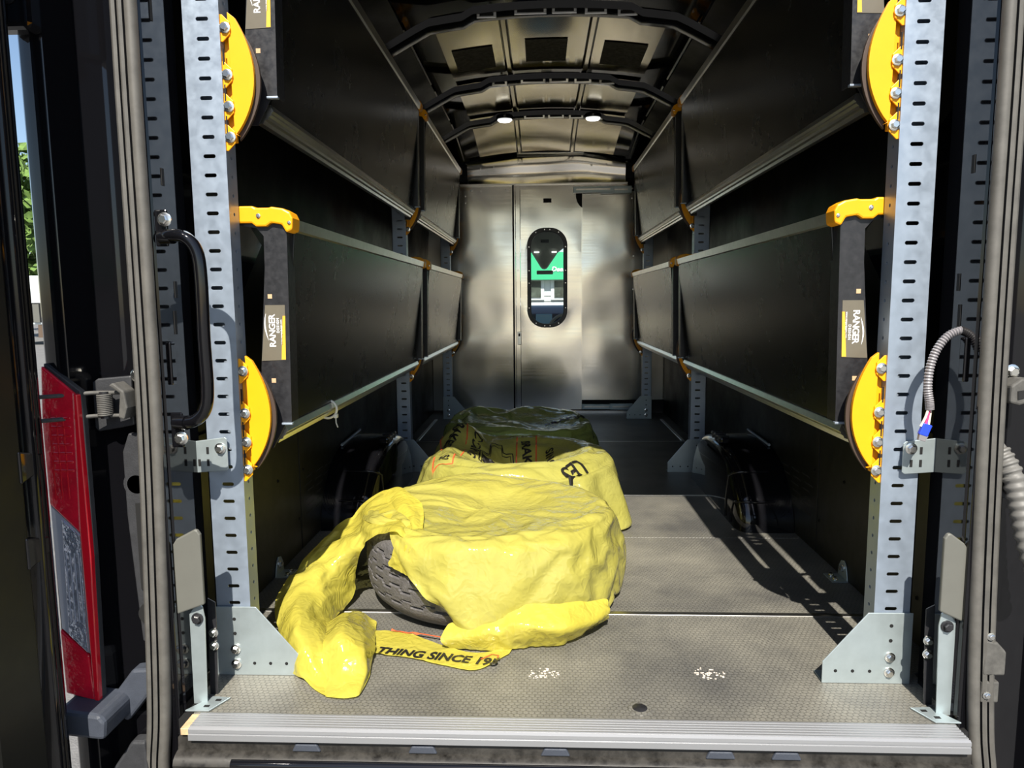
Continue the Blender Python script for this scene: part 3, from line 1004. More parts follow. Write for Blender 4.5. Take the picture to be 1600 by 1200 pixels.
def shelf(side, level, seg):
    s = -1 if side == 'left' else 1
    dz = DZ * level
    y0, y1 = ((1.625, 3.485), (3.628, 5.175))[seg]
    lab = '%s %s folded-up black shelf on the %s wall%s' % (('lower', 'upper')[level], ('long', 'short')[seg], side, (', nearest the rear doors', ', next to the bulkhead')[seg])
    t = thing('folding_shelf', lab, 'shelf', (s * 0.64, (y0 + y1) / 2, 0.55 + dz), 'folded-up shelves')
    xo = 0.006 if s < 0 else -0.004

    def X(x):
        return s * (x) + (-0.006 if s < 0 else -0.004)
    # tray panel, leaning a little: outer skin with returned flanges
    poly = [(X(0.612), 1.035 + dz), (X(0.655), 0.570 + dz), (X(0.672), 0.570 + dz), (X(0.640), 1.035 + dz)]
    MB().prism(poly, 'xz', y0 + 0.035, y1 - 0.035).build('tray_panel', SATB, t, bevel=0.002)
    # top and bottom aluminium rails
    poly = [(X(0.602), 1.060 + dz), (X(0.606), 1.036 + dz), (X(0.617), 1.030 + dz), (X(0.640), 1.036 + dz), (X(0.640), 1.058 + dz), (X(0.620), 1.062 + dz)]
    MB().prism(poly, 'xz', y0 + 0.02, y1 - 0.02).build('top_rail', ALU, t)
    poly = [(X(0.650), 0.580 + dz), (X(0.644), 0.566 + dz), (X(0.649), 0.562 + dz), (X(0.649), 0.558 + dz), (X(0.655), 0.554 + dz), (X(0.657), 0.548 + dz), (X(0.665), 0.546 + dz), (X(0.668), 0.538 + dz), (X(0.686), 0.540 + dz), (X(0.686), 0.575 + dz)]
    MB().prism(poly, 'xz', y0 + 0.02, y1 - 0.02).build('bottom_rail', ALU, t)
    for e, ye in ((0, y0), (1, y1)):
        sg = 1 if e == 0 else -1
        arc = []
        for k in range(9):
            a = PI / 2 * k / 8
            arc.append((X(0.700 - 0.062 * math.cos(a)) if False else X(0.640 + 0.062 * math.sin(a)), 0.60 + dz - 0.085 * (math.sin(a) ** 2)))
        poly = [(X(0.728), 1.058 + dz), (X(0.728), 1.046 + dz), (X(0.688), 1.040 + dz), (X(0.672), 1.022 + dz), (X(0.673), 0.95 + dz), (X(0.692), 0.72 + dz), (X(0.700), 0.53 + dz), (X(0.672), 0.53 + dz), (X(0.642), 0.585 + dz), (X(0.626), 0.592 + dz), (X(0.622), 0.80 + dz), (X(0.618), 1.058 + dz)]
        MB().prism(poly, 'xz', ye - 0.0015, ye + 0.0015).build('end_arm', ARMB, t)
        # returned inner flange of the arm
        MB().prism([(X(0.618), 1.04 + dz), (X(0.622), 0.80 + dz), (X(0.626), 0.592 + dz), (X(0.630), 0.592 + dz), (X(0.626), 0.80 + dz), (X(0.622), 1.04 + dz)], 'xz', min(ye, ye + sg * 0.045), max(ye, ye + sg * 0.045)).build('arm_flange', ARMB, t)
        MB().box(min(X(0.622), X(0.648)), max(X(0.622), X(0.648)), ye - 0.010, ye + 0.002, 0.586 + dz, 0.591 + dz).build('stop_tab', GALV, t, bevel=0.001)
        cap = MB()
        cap.prism([(X(0.735), 1.050 + dz), (X(0.735), 1.080 + dz), (X(0.728), 1.088 + dz), (X(0.692), 1.088 + dz), (X(0.685), 1.084 + dz), (X(0.655), 1.084 + dz), (X(0.648), 1.086 + dz), (X(0.622), 1.082 + dz), (X(0.606), 1.073 + dz), (X(0.600), 1.060 + dz),
                   (X(0.602), 1.034 + dz), (X(0.616), 1.028 + dz), (X(0.626), 1.046 + dz), (X(0.650), 1.050 + dz), (X(0.662), 1.042 + dz), (X(0.685), 1.042 + dz), (X(0.695), 1.050 + dz)], 'xz', min(ye - sg * 0.012, ye + sg * 0.040), max(ye - sg * 0.012, ye + sg * 0.040))
        cap.build('corner_cap', YEL, t, bevel=0.004)
        bolt(t, (X(0.678), ye - 0.0125 if e == 0 else ye - 0.041, 1.066 + dz), '-y', 0.0038, 'cap_rivet')
        bolt(t, (X(0.608), ye - 0.0125 if e == 0 else ye - 0.041, 1.050 + dz), '-y', 0.0030, 'cap_rivet')
        if e == 0 and seg == 0:
            for zz in (0.885, 0.690):
                MB().box(X(0.664) - 0.005, X(0.664) + 0.005, ye - 0.0022, ye - 0.001, zz - 0.005 + dz, zz + 0.005 + dz).build('square_hole', WOOD, t)
            lb = MB().prism([(X(0.676), 0.865 + dz), (X(0.630), 0.865 + dz), (X(0.633), 0.738 + dz), (X(0.690), 0.736 + dz)], 'xz', ye - 0.0026, ye - 0.0014).build('label', LABEL, t)
            MB().prism([(X(0.636), 0.84 + dz), (X(0.630), 0.84 + dz), (X(0.633), 0.739 + dz), (X(0.643), 0.739 + dz)], 'xz', ye - 0.0030, ye - 0.0024).build('gold_edge', GOLD, lb)
            # maker lettering set along the arm
            tv, tf = text_mesh('RANGER', 0.0205, bold=0.0004, space=0.92)
            tv2, tf2 = text_mesh('DESIGN', 0.0085, bold=0.0002, space=1.25)
            swoosh = MB()
            swoosh_pts = []
            for k in range(15):
                a = k / 14
                swoosh_pts.append((-0.026 + 0.062 * a, 0.0105 + 0.0085 * math.sin(a * PI * 0.85)))
            def place(vs_, ox, oy):
                out = []
                for p in vs_:
                    u, v = p[0] + ox, p[1] + oy
                    if s < 0:      # reads upward
                        out.append((X(0.661) - v, ye - 0.0030, 0.806 + dz + u))
                    else:          # reads downward
                        out.append((X(0.661) + v, ye - 0.0030, 0.806 + dz - u))
                return out
            MB().add(place(tv, 0, 0.0), tf).build('lettering', WHITE, lb)
            MB().add(place(tv2, 0.012, -0.0130), tf2).build('lettering', WHITE, lb)
            band = [(u, v, 0) for u, v in swoosh_pts] + [(u, v - 0.0028 * math.sin(i / 14 * PI) - 0.0004, 0) for i, (u, v) in reversed(list(enumerate(swoosh_pts)))]
            nb = 15
            fs_ = [(k, k + 1, 2 * nb - 2 - k, 2 * nb - 1 - k) for k in range(nb - 1)]
            MB().add(place(band, 0.004, 0.0), fs_).build('swoosh', WHITE, lb)
            tv3, tf3 = text_mesh('www.rangerdesign.com', 0.0062, bold=0.0001)
            MB().add(place(tv3, -0.004, -0.0205), tf3).build('lettering', WHITE, lb)
    return t


for side in ('left', 'right'):
    for level in (0, 1):
        for seg in (0, 1):
            shelf(side, level, seg)


# ================================================================== YELLOW BRACKETS ON THE POSTS
def bracket(side, level, i):
    s = -1 if side == 'left' else 1
    dz = DZ * level
    xa, xb = POSTX[(side, i)]
    xin = max(xa, xb) if s < 0 else min(xa, xb)
    yf = POSTY[i]
    where = ('nearest the rear doors', 'at the middle post', 'at the far post by the bulkhead')[i]
    t = thing('shelf_bracket', 'yellow half-disc hinge bracket of the %s %s shelf, %s' % (('lower', 'upper')[level], side, where), 'bracket', (xin, yf + 0.02, 0.50 + dz), 'yellow half-disc shelf brackets')

    def X(x):                      # x measured from the post inner edge toward the aisle
        return xin - s * x
    # curved segment plate
    zb, zt = 0.500 + dz, 0.752 + dz
    n_ = 22
    arc = []
    for k in range(n_ + 1):
        a = k / n_
        z = zt + (zb - zt) * a
        arc.append((X(0.012 + 0.054 * (math.sin(PI * (0.03 + 0.94 * (a ** 1.08))) ** 0.72)), z))
    arc[0] = (X(0.014), zt)
    arc.append((X(0.028), zb - 0.004))
    arc.append((X(0.018), zb))
    MB().prism(arc, 'xz', yf + 0.008, yf + 0.018).build('half_disc', YEL, t, bevel=0.0012)
    back_ = []
    for k in range(n_ + 1):
        a = k / n_
        z = zt - 0.02 + (zb - 0.012 - zt + 0.02) * a
        back_.append((X(0.012 + 0.063 * (math.sin(PI * (0.03 + 0.94 * (a ** 0.95))) ** 0.72)), z))
    MB().prism(back_, 'xz', yf + 0.020, yf + 0.028).build('rub_disc', BROWN, t, bevel=0.001)
    MB().box(min(xa, xb) + 0.004, max(xa, xb) - 0.004, yf + 0.044, yf + 0.047, 0.488 + dz, 0.95 + dz).build('back_plate', GALV, t)  # unseen plate added behind the post to block sun through its slots
    # stepped mounting strip with flanged tabs
    MB().box(min(X(0.0), X(0.016)), max(X(0.0), X(0.016)), yf + 0.020, yf + 0.032, 0.485 + dz, 0.735 + dz).build('mount_plate', YEL, t, bevel=0.0015)
    for k, z in enumerate((0.718, 0.622, 0.556, 0.492)):
        zz = z + dz
        MB().prism([(X(0.0), zz - 0.028), (X(0.004), zz - 0.028), (X(0.020), zz - 0.012), (X(0.020), zz + 0.012), (X(0.004), zz + 0.028), (X(0.0), zz + 0.028)], 'xz', yf + 0.004, yf + 0.008).build('bolt_tab', YEL, t, bevel=0.001)
        bolt(t, (X(0.010), yf + 0.004, zz), '-y', 0.0088)
    for z in (0.665, 0.59, 0.525):
        MB().box(min(X(0.002), X(0.005)), max(X(0.002), X(0.005)), yf + 0.0035, yf + 0.006, z - 0.022 + dz, z + 0.012 + dz).build('relief_slot', DARK, t)
    return t


for side in ('left', 'right'):
    for level in (0, 1):
        for i in range(3):
            bracket(side, level, i)

# plates bolting the near posts to the body
for side, xs in (('left', (-0.842, -0.800, -0.755)), ('right', (0.738, 0.795, 0.834))):
    t = thing('tie_plate', 'slotted steel plate tying the near %s post to the pillar' % side, 'bracket', (xs[1], 1.55, 0.49), 'post tie plates')
    x0, x1, x2 = xs
    mb = MB()
    pl = [(x0, 0.492), (x0 + 0.006, 0.488), (x2 - 0.004, 0.494), (x2, 0.498), (x2, 0.566), (x2 - 0.004, 0.570), (x0 + 0.005, 0.560), (x0, 0.555)]
    mb.prism(pl, 'xz', 1.546, 1.5495)
    mb.build('plate', ZINC, t, bevel=0.001)
    xm = 0.776 if side == 'right' else -0.80
    for (u, z) in ((0.0, 0.540), (0.0, 0.512), (-0.020, 0.512)):
        MB().box(xm + u - 0.003, xm + u + 0.003, 1.5450, 1.5462, z - 0.008, z + 0.008).build('slot', DARK, t, bevel=0.002)
    bolt(t, ((0.754 if side == 'right' else -0.770), 1.546, 0.545), '-y', 0.0095)

# ================================================================== GRAB HANDLE
t = thing('grab_handle', 'black tubular grab handle on the left rear pillar', 'handle', (-0.80, 1.43, 0.57))
hp = spline([(-0.812, 1.432, 1.005), (-0.790, 1.415, 1.006), (-0.755, 1.410, 1.002), (-0.732, 1.410, 0.975), (-0.726, 1.410, 0.92), (-0.727, 1.410, 0.80), (-0.726, 1.410, 0.70), (-0.733, 1.410, 0.655), (-0.755, 1.412, 0.632), (-0.785, 1.420, 0.626), (-0.808, 1.432, 0.624)], 60)
MB().tube(hp, 0.0125, 16).build('tube', GLOSSB, t, 60)
for (xc, z0, z1, zb_) in ((-0.812, 0.985, 1.058, 1.038), (-0.806, 0.572, 0.646, 0.592)):
    MB().box(xc - 0.010, xc + 0.016, 1.424, 1.430, z0, z1).build('mount_plate', GLOSSB, t, bevel=0.004)
    MB().tube([(xc + 0.004, 1.424, zb_ - 0.034 if zb_ > 0.8 else zb_ + 0.034), (xc + 0.030, 1.416, zb_ - 0.034 if zb_ > 0.8 else zb_ + 0.034)], 0.015, 16).build('weld_collar', GLOSSB, t, 50)
    bolt(t, (xc + 0.012, 1.424, zb_), '-y', 0.0105)

# ================================================================== PIVOT PADDLES AT THE FLOOR CORNERS
for side, s in (('left', -1), ('right', 1)):
    x_out, x_in = s * (0.826 if s < 0 else 0.814), s * 0.766
    t = thing('corner_paddle', 'grey pad on a bolted steel arm at the %s rear floor corner' % side, 'bracket', (s * 0.79, 1.42, 0), 'pads on pivot arms at the floor corners')
    P = [(x_out, 0.210), (x_in, 0.232), (x_in, 0.386), (x_in + s * 0.006, 0.396), (x_in + s * 0.012, 0.397), (x_out - s * 0.008, 0.376), (x_out, 0.364)]
    MB().prism(P, 'xz', 1.4195, 1.4295).build('pad', GREYP, t, bevel=0.003)
    A = [(s * 0.808, 0.0), (s * 0.778, 0.0), (s * 0.772, 0.196), (s * 0.776, 0.222), (s * 0.788, 0.230), (s * 0.806, 0.205)]
    MB().prism(A, 'xz', 1.4315, 1.435).build('arm', ZINC, t, bevel=0.001)
    MB().prism([(s * 0.790, 0.0), (s * 0.772, 0.0), (s * 0.766, 0.17), (s * 0.766, 0.215), (s * 0.784, 0.225)], 'xz', 1.47, 1.473).build('rear_arm', ARMB, t, bevel=0.001)
    F = [(s * 0.808, 1.376), (s * 0.752, 1.394), (s * 0.742, 1.400), (s * 0.742, 1.428), (s * 0.808, 1.430)]
    MB().prism([(s * 0.812, 1.400), (s * 0.760, 1.400), (s * 0.735, 1.452), (s * 0.776, 1.456)], 'xy', 0.001, 0.0045).build('foot', ZINC, t, bevel=0.001)
    for (x, y) in ((0.772, 1.416), (0.757, 1.440)):
        MB().prism([(s * x - 0.006, y - 0.004), (s * x + 0.006, y - 0.004), (s * x + 0.006, y + 0.004), (s * x - 0.006, y + 0.004)], 'xy', 0.0040, 0.0050).build('foot_slot', DARK, t)
    bolt(t, (s * 0.788, 1.4315, 0.196), '-y', 0.0095, 'pivot_bolt', ARMB)
    for z in (0.115, 0.145):
        bolt(t, (s * 0.774, 1.47, z), '-y', 0.008)

# ================================================================== WHEEL ARCHES
for side, s in (('left', -1), ('right', 1)):
    t = thing('wheel_arch', 'glossy black wheel arch cover on the %s side of the floor' % side, 'wheel arch', (s * 0.8, 3.0, 0), 'wheel arch covers')
    prof = [(2.605, 0.0), (2.615, 0.06), (2.650, 0.125), (2.70, 0.18), (2.76, 0.225), (2.84, 0.255), (2.94, 0.272), (3.08, 0.278), (3.20, 0.268), (3.32, 0.235), (3.42, 0.17), (3.48, 0.09), (3.50, 0.0)]
    pr = spline([(a, b, 0) for a, b in prof], 48)
    pts = []
    for k, p in enumerate(pr):
        d = math.hypot(p.x - 3.05, p.y)
        row = []
        cx_, cz_ = 3.05, 0.0
        for (x, sh) in ((0.893, 1.0), (0.80, 1.0), (0.735, 0.995), (0.712, 0.98), (0.698, 0.94), (0.690, 0.88), (0.687, 0.0)):
            row.append((s * x, cx_ + (p.x - cx_) * (sh if sh > 0 else 0.86), p.y * sh if sh > 0 else 0.0))
        pts.append(row)
    grid_mesh('cover', pts, GLOSSB, t, 50)
    for f in (0.16, 0.30):
        k = int(f * 48)
        path = []
        for (x, sh) in ((0.83, 1.0), (0.78, 1.005), (0.735, 1.0), (0.712, 0.985), (0.698, 0.945), (0.690, 0.885)):
            p = pr[k]
            path.append((s * x, 3.05 + (p.x - 3.05) * sh, p.y * sh))
        path.append((s * 0.687, path[-1][1] + 0.02, path[-1][2] * 0.5))
        path.append((s * 0.687, path[-1][1] + 0.005, 0.01))
        MB().tube(path, 0.005, 10).build('moulded_ridge', GLOSSB, t, 50)
    MB().box(min(s * 0.693, s * 0.735), max(s * 0.693, s * 0.735), 2.92, 3.10, 0.276, 0.300).build('edge_clamp', GLOSSB, t, bevel=0.008)
    for y in (2.96, 3.01, 3.06):
        MB().box(min(s * 0.691, s * 0.737), max(s * 0.691, s * 0.737), y - 0.003, y + 0.003, 0.274, 0.3025).build('clamp_band', ARMB, t, bevel=0.001)
    MB().tube([(s * 0.885, 2.90, 0.275), (s * 0.885, 3.20, 0.285)], 0.006, 8).build('top_rod', GALV, t, 40)

# floor tie-down angles
for side, s in (('left', -1), ('right', 1)):
    t = thing('floor_angle', 'small shiny steel angle bolted at the foot of the %s wall' % side, 'bracket', (s * 0.87, 2.17, 0), 'wall foot angles')
    MB().box(min(s * 0.845, s * 0.894), max(s * 0.845, s * 0.894), 2.135, 2.205, 0.0005, 0.004).build('base_leg', ZINC, t, bevel=0.001)
    pl = [(2.135, 0.004), (2.205, 0.004), (2.200, 0.035), (2.185, 0.055), (2.165, 0.060), (2.148, 0.045)]
    MB().prism(pl, 'yz', s * 0.890, s * 0.894).build('wall_leg', ZINC, t, bevel=0.001)
    bolt(t, (s * 0.862, 2.155, 0.004), '+z', 0.007)
    bolt(t, (s * 0.862, 2.188, 0.004), '+z', 0.007)
    bolt(t, (s * 0.890, 2.17, 0.034), '-x' if s > 0 else '+x', 0.009)

# zip tie on the lower left rail
t = thing('zip_tie', 'white zip tie around the bottom rail of the lower left shelf', 'zip tie', (-0.67, 2.03, 0.54))
mb = MB()
ringp = [(-0.672 + 0.028 * math.cos(a), 2.03, 0.560 + 0.027 * math.sin(a)) for a in [2 * PI * k / 20 for k in range(21)]]
mb.tube(ringp, 0.0035, 8, False)
mb.build('loop', ZIP, t, 60)
MB().box(-0.652, -0.642, 2.022, 2.038, 0.534, 0.546).build('lock_head', ZIP, t, bevel=0.002)
MB().tube([(-0.648, 2.03, 0.540), (-0.646, 2.025, 0.520), (-0.640, 2.02, 0.508)], 0.002, 6).build('tail', ZIP, t, 60)

# ================================================================== CABLE ON THE RIGHT PILLAR
t = thing('cable', 'grey ribbed conduit with blue connectors hanging by the right post', 'cable', (0.78, 1.49, 0.58))
cp = spline([(0.845, 1.475, 0.803), (0.812, 1.480, 0.804), (0.784, 1.485, 0.792), (0.764, 1.488, 0.762), (0.754, 1.490, 0.725), (0.752, 1.490, 0.685), (0.757, 1.490, 0.655), (0.759, 1.490, 0.638)], 90)
MB().tube(cp, [0.0078 + (0.0012 if k % 2 else -0.0006) for k in range(91)], 12).build('conduit', CONDUIT, t, 30)
for k, (dx, m_) in enumerate(((-0.006, CREAMC), (0.0, PINKC), (0.005, CREAMC), (0.002, BLUEC))):
    MB().tube([(0.759 + dx * 0.6, 1.488 + 0.002 * k, 0.642), (0.755 + dx, 1.487 + 0.002 * k, 0.622), (0.749 + dx * 1.4, 1.487, 0.604)], 0.0026, 8).build('wire', m_, t, 50)
MB().prism([(0.736, 0.588), (0.754, 0.582), (0.763, 0.606), (0.745, 0.612)], 'xz', 1.482, 1.492).build('connector', BLUEC, t, bevel=0.002)
MB().prism([(0.736, 0.576), (0.750, 0.572), (0.756, 0.584), (0.738, 0.590)], 'xz', 1.483, 1.491).build('plug_end', CONDUIT, t, bevel=0.001)

# ================================================================== LEFT REAR EXTERIOR
# tail lamp
t = thing('tail_lamp', 'tall red and clear tail lamp on the left rear corner', 'tail lamp', (-1.02, 1.40, 0.03))
OUT = [(-1.049, 0.753), (-0.977, 0.696), (-0.975, 0.633), (-0.975, 0.350), (-0.982, 0.028), (-1.058, 0.048), (-1.060, 0.189), (-1.060, 0.459), (-1.056, 0.633)]
MB().prism(OUT, 'xz', 1.386, 1.402).build('housing', DGREY, t, bevel=0.002)
MB().prism([(-1.049, 0.748), (-0.985, 0.692), (-0.994, 0.40), (-1.055, 0.464), (-1.056, 0.633)], 'xz', 1.377, 1.387).build('red_lens', REDL, t, bevel=0.003)
MB().prism([(-0.985, 0.692), (-0.977, 0.690), (-0.975, 0.350), (-0.982, 0.034), (-0.992, 0.036), (-0.994, 0.40)], 'xz', 1.374, 1.388).build('lens_rim', REDB, t, bevel=0.002)
MB().prism([(-1.055, 0.462), (-0.995, 0.398), (-0.998, 0.140), (-1.053, 0.195)], 'xz', 1.379, 1.387).build('clear_lens', CLEARE, t, bevel=0.002)
MB().prism([(-1.032, 0.432), (-0.996, 0.395), (-0.999, 0.143), (-1.037, 0.182)], 'xz', 1.3765, 1.380).build('reflector', CLEARL, t, bevel=0.001)
MB().prism([(-1.056, 0.193), (-0.998, 0.136), (-0.992, 0.036), (-1.054, 0.052)], 'xz', 1.377, 1.387).build('lower_lens', REDL, t, bevel=0.003)
for k in range(4):
    x = -1.030 + k * 0.009
    MB().box(x, x + 0.0015, 1.3755, 1.3772, 0.21, 0.36).build('lens_rib', CLEARE, t)
for k in range(3):
    x = -1.040 + k * 0.014
    MB().box(x, x + 0.0016, 1.3752, 1.3775, 0.475, 0.66 - k * 0.012).build('lens_rib', REDB, t)
for k in range(7):
    z = 0.64 - k * 0.018
    MB().box(-1.038, -0.996, 1.3752, 1.3775, z, z + 0.0045).build('lens_rib', REDB, t, bevel=0.001, seg=1)
# body strip above and corner
# bumper corner
t = thing('bumper_corner', 'blue-grey plastic bumper step under the tail lamp', 'bumper', (-0.96, 1.35, -0.30))
MB().prism([(-1.062, 0.018), (-1.040, 0.045), (-0.952, 0.035), (-0.940, 0.020), (-0.945, -0.020), (-1.055, -0.010)], 'xz', 1.325, 1.43).build('step_top', BUMPM, t, bevel=0.008)
MB().prism([(-0.985, -0.010), (-0.975, 0.030), (-0.932, 0.085), (-0.880, 0.088), (-0.880, 0.050), (-0.950, -0.035)], 'xz', 1.415, 1.452).build('step_arm', BUMPM, t, bevel=0.006)
MB().prism([(-1.055, -0.02), (-0.875, -0.02), (-0.875, -0.40), (-1.055, -0.40)], 'xz', 1.435, 1.55).build('bumper_side', GLOSSB, t, bevel=0.01)
MB().prism([(-1.02, -0.19), (-0.935, -0.07), (-0.905, -0.07), (-0.900, -0.19)], 'xz', 1.40, 1.432).build('inner_flare', DGREY, t, bevel=0.006)

# door check strap and spring
t = thing('door_check', 'dusty spring-loaded door check with two rods on the left jamb', 'door check', (-0.93, 1.42, 0.60))
MB().prism([(-0.985, 0.612), (-0.978, 0.604), (-0.930, 0.612), (-0.900, 0.618), (-0.900, 0.722), (-0.972, 0.716), (-0.984, 0.708)], 'xz', 1.436, 1.446).build('back_plate', DGREY, t, bevel=0.003)
MB().prism([(-0.925, 0.706), (-0.915, 0.712), (-0.893, 0.694), (-0.888, 0.660), (-0.896, 0.636), (-0.908, 0.640), (-0.902, 0.690)], 'xz', 1.395, 1.436).build('pivot_arm', DUSTY, t, bevel=0.003)
for z in (0.688, 0.640):
    MB().tube(spline([(-1.095, 1.32, z), (-1.02, 1.372, z), (-0.965, 1.405, z + 0.002), (-0.92, 1.418, z + 0.001), (-0.895, 1.424, z + 0.002)], 24), 0.0042, 10).build('rod', DUSTY, t, 50)
coil = []
for k in range(12 * 12 + 1):
    a = 2 * PI * k / 12
    coil.append((-0.944 + 0.0135 * math.cos(a), 1.412 + 0.0135 * math.sin(a), 0.641 + 0.045 * k / 144))
MB().tube(coil, 0.0019, 6).build('coil_spring', DUSTY, t, 60)
MB().tube([(-0.944, 1.412, 0.636), (-0.944, 1.412, 0.692)], 0.010, 12).build('spring_core', ARMB, t, 40)

# open left rear door: hinge edge and inner face
t = thing('rear_door', 'open gloss black left rear door seen along its hinge edge', 'door', (-1.03, 0.95, -0.30))
MB().prism([(-1.124, 0.45), (-0.999, 0.45), (-0.988, 0.47), (-0.984, 1.18), (-0.986, 1.225), (-0.976, 1.236), (-0.974, 1.248), (-0.980, 1.258), (-0.990, 1.264), (-0.987, 1.276), (-0.992, 1.290), (-1.004, 1.298), (-1.104, 1.298), (-1.124, 1.27)], 'xy', -0.30, 1.95).build('door_shell', GLOSSB, t, 50)
MB().box(-0.992, -0.9795, 1.10, 1.215, -0.1, 1.9).build('inner_trim', LINER, t, bevel=0.006)
for z in (0.58, 0.42):
    MB().prism([(1.205, z - 0.03), (1.262, z - 0.015), (1.262, z + 0.015), (1.205, z + 0.03)], 'yz', -0.985, -0.976).build('door_bracket', GLOSSB, t, bevel=0.003)
t2 = t
MB().box(-1.078, -1.000, 1.355, 1.402, 1.385, 1.60).build('hinge_leaf', GLOSSB, t2, bevel=0.012)
MB().tube([(-1.058, 1.350, 1.40), (-1.058, 1.350, 1.60)], 0.014, 14).build('hinge_pin', GLOSSB, t2, 40)
bolt(t2, (-1.035, 1.355, 1.44), '-y', 0.010, 'bolt', ARMB)

# ================================================================== RIGHT REAR EXTERIOR
t = thing('cable_boot', 'grey corrugated rubber boot on the right outer jamb', 'cable boot', (0.90, 1.41, 0.30))
bp_ = spline([(0.852, 1.452, 0.585), (0.868, 1.430, 0.560), (0.882, 1.410, 0.52), (0.893, 1.396, 0.46), (0.902, 1.380, 0.39), (0.918, 1.360, 0.32)], 72)
MB().tube(bp_, [0.020 - 0.0035 * min(1, k / 14) if k < 14 else 0.0175 + (0.0035 if (k // 2) % 2 else 0.0) for k in range(73)], 18).build('bellows', GREYBOOT, t, 40)
t = thing('jamb_bracket', 'pair of small grey brackets low on the right outer jamb', 'bracket', (0.885, 1.43, 0.09))
MB().prism([(0.850, 0.105), (0.893, 0.105), (0.893, 0.155), (0.875, 0.175), (0.850, 0.180)], 'xz', 1.402, 1.45).build('upper_bracket', DUSTY, t, bevel=0.004)
MB().box(0.850, 0.885, 1.405, 1.45, 0.045, 0.09).build('lower_bracket', DUSTY, t, bevel=0.003)
bolt(t, (0.860, 1.404, 0.062), '-y', 0.006)
bolt(t, (0.860, 1.404, 0.188), '-y', 0.006)
t = thing('hinge_clip', 'grey hooked clip beside the bolt on the right jamb', 'clip', (0.885, 1.43, 0.67))
MB().prism([(0.862, 0.665), (0.880, 0.660), (0.905, 0.668), (0.905, 0.712), (0.88, 0.712), (0.862, 0.698)], 'xz', 1.400, 1.44).build('clip_body', DUSTY, t, bevel=0.004)
MB().prism([(0.875, 0.672), (0.89, 0.676), (0.885, 0.690), (0.874, 0.688)], 'xz', 1.398, 1.401).build('clip_hole', DARK, t)

# ================================================================== TYRES AND YELLOW BAGS
TY = [(-0.212, 2.085), (-0.150, 2.84), (-0.160, 3.55)]
HOOD = [
    [(-0.405, 1.980, 0.286), (-0.400, 1.930, 0.273), (-0.393, 1.840, 0.257), (-0.392, 1.780, 0.211)],
    [(-0.521, 2.120, 0.293), (-0.477, 2.020, 0.284), (-0.445, 1.900, 0.273), (-0.425, 1.800, 0.266)],
    [(-0.621, 2.120, 0.234), (-0.571, 2.040, 0.225), (-0.535, 1.940, 0.223), (-0.503, 1.860, 0.235)],
    [(-0.684, 2.050, 0.181), (-0.627, 1.980, 0.186), (-0.583, 1.920, 0.192), (-0.552, 1.900, 0.180)],
    [(-0.736, 1.930, 0.127), (-0.664, 1.880, 0.141), (-0.616, 1.900, 0.128), (-0.582, 1.950, 0.105)],
    [(-0.760, 1.800, 0.080), (-0.685, 1.780, 0.109), (-0.635, 1.840, 0.093), (-0.592, 1.950, 0.037)],
    [(-0.703, 1.660, 0.035), (-0.644, 1.620, 0.096), (-0.625, 1.720, 0.075), (-0.605, 1.880, 0.011)],
    [(-0.635, 1.556, 0.005), (-0.604, 1.560, 0.070), (-0.595, 1.640, 0.071), (-0.600, 1.800, 0.024)],
    [(-0.521, 1.461, 0.005), (-0.547, 1.530, 0.024), (-0.562, 1.580, 0.060), (-0.597, 1.720, 0.049)],
]
LOBE = [
    [(-0.597, 1.720, 0.049), (-0.576, 1.780, 0.050), (-0.549, 1.850, 0.020), (-0.500, 1.815, 0.006)],
    [(-0.562, 1.580, 0.070), (-0.524, 1.600, 0.091), (-0.494, 1.660, 0.062), (-0.480, 1.740, 0.011)],
    [(-0.554, 1.550, 0.044), (-0.509, 1.545, 0.063), (-0.466, 1.570, 0.059), (-0.461, 1.660, 0.021)],
    [(-0.544, 1.520, 0.020), (-0.492, 1.505, 0.028), (-0.454, 1.530, 0.028), (-0.454, 1.600, 0.011)],
    [(-0.521, 1.461, 0.005), (-0.480, 1.459, 0.005), (-0.449, 1.478, 0.005), (-0.448, 1.552, 0.005)],
]
TAIL = [
    [(-0.486, 1.778, 0.005), (-0.394, 1.760, 0.014), (-0.301, 1.700, 0.024), (-0.216, 1.660, 0.024), (-0.130, 1.690, 0.016)],
    [(-0.472, 1.720, 0.012), (-0.382, 1.700, 0.016), (-0.294, 1.650, 0.020), (-0.212, 1.620, 0.016), (-0.130, 1.685, 0.010)],
    [(-0.455, 1.658, 0.005), (-0.371, 1.638, 0.005), (-0.288, 1.606, 0.005), (-0.209, 1.584, 0.005), (-0.137, 1.660, 0.005)],
]

STRAP = [
    [(-0.537, 2.120, 0.289), (-0.479, 2.100, 0.307), (-0.397, 2.000, 0.290)],
    [(-0.480, 1.980, 0.267), (-0.433, 1.950, 0.286), (-0.366, 1.900, 0.270)],
    [(-0.428, 1.840, 0.247), (-0.389, 1.805, 0.260), (-0.344, 1.800, 0.244)],
    [(-0.434, 1.800, 0.203), (-0.389, 1.765, 0.210), (-0.350, 1.765, 0.199)],
    [(-0.447, 1.810, 0.166), (-0.410, 1.780, 0.160), (-0.375, 1.770, 0.154)],
]
CUFF = [
    [(-0.282, 1.705, 0.060), (-0.185, 1.706, 0.085), (-0.089, 1.708, 0.110), (0.007, 1.730, 0.105), (0.125, 1.830, 0.075)],
    [(-0.296, 1.672, 0.034), (-0.183, 1.662, 0.058), (-0.073, 1.664, 0.072), (0.021, 1.684, 0.064), (0.130, 1.795, 0.046)],
    [(-0.274, 1.682, 0.005), (-0.169, 1.675, 0.005), (-0.074, 1.694, 0.005), (0.015, 1.716, 0.005), (0.121, 1.841, 0.005)],
]


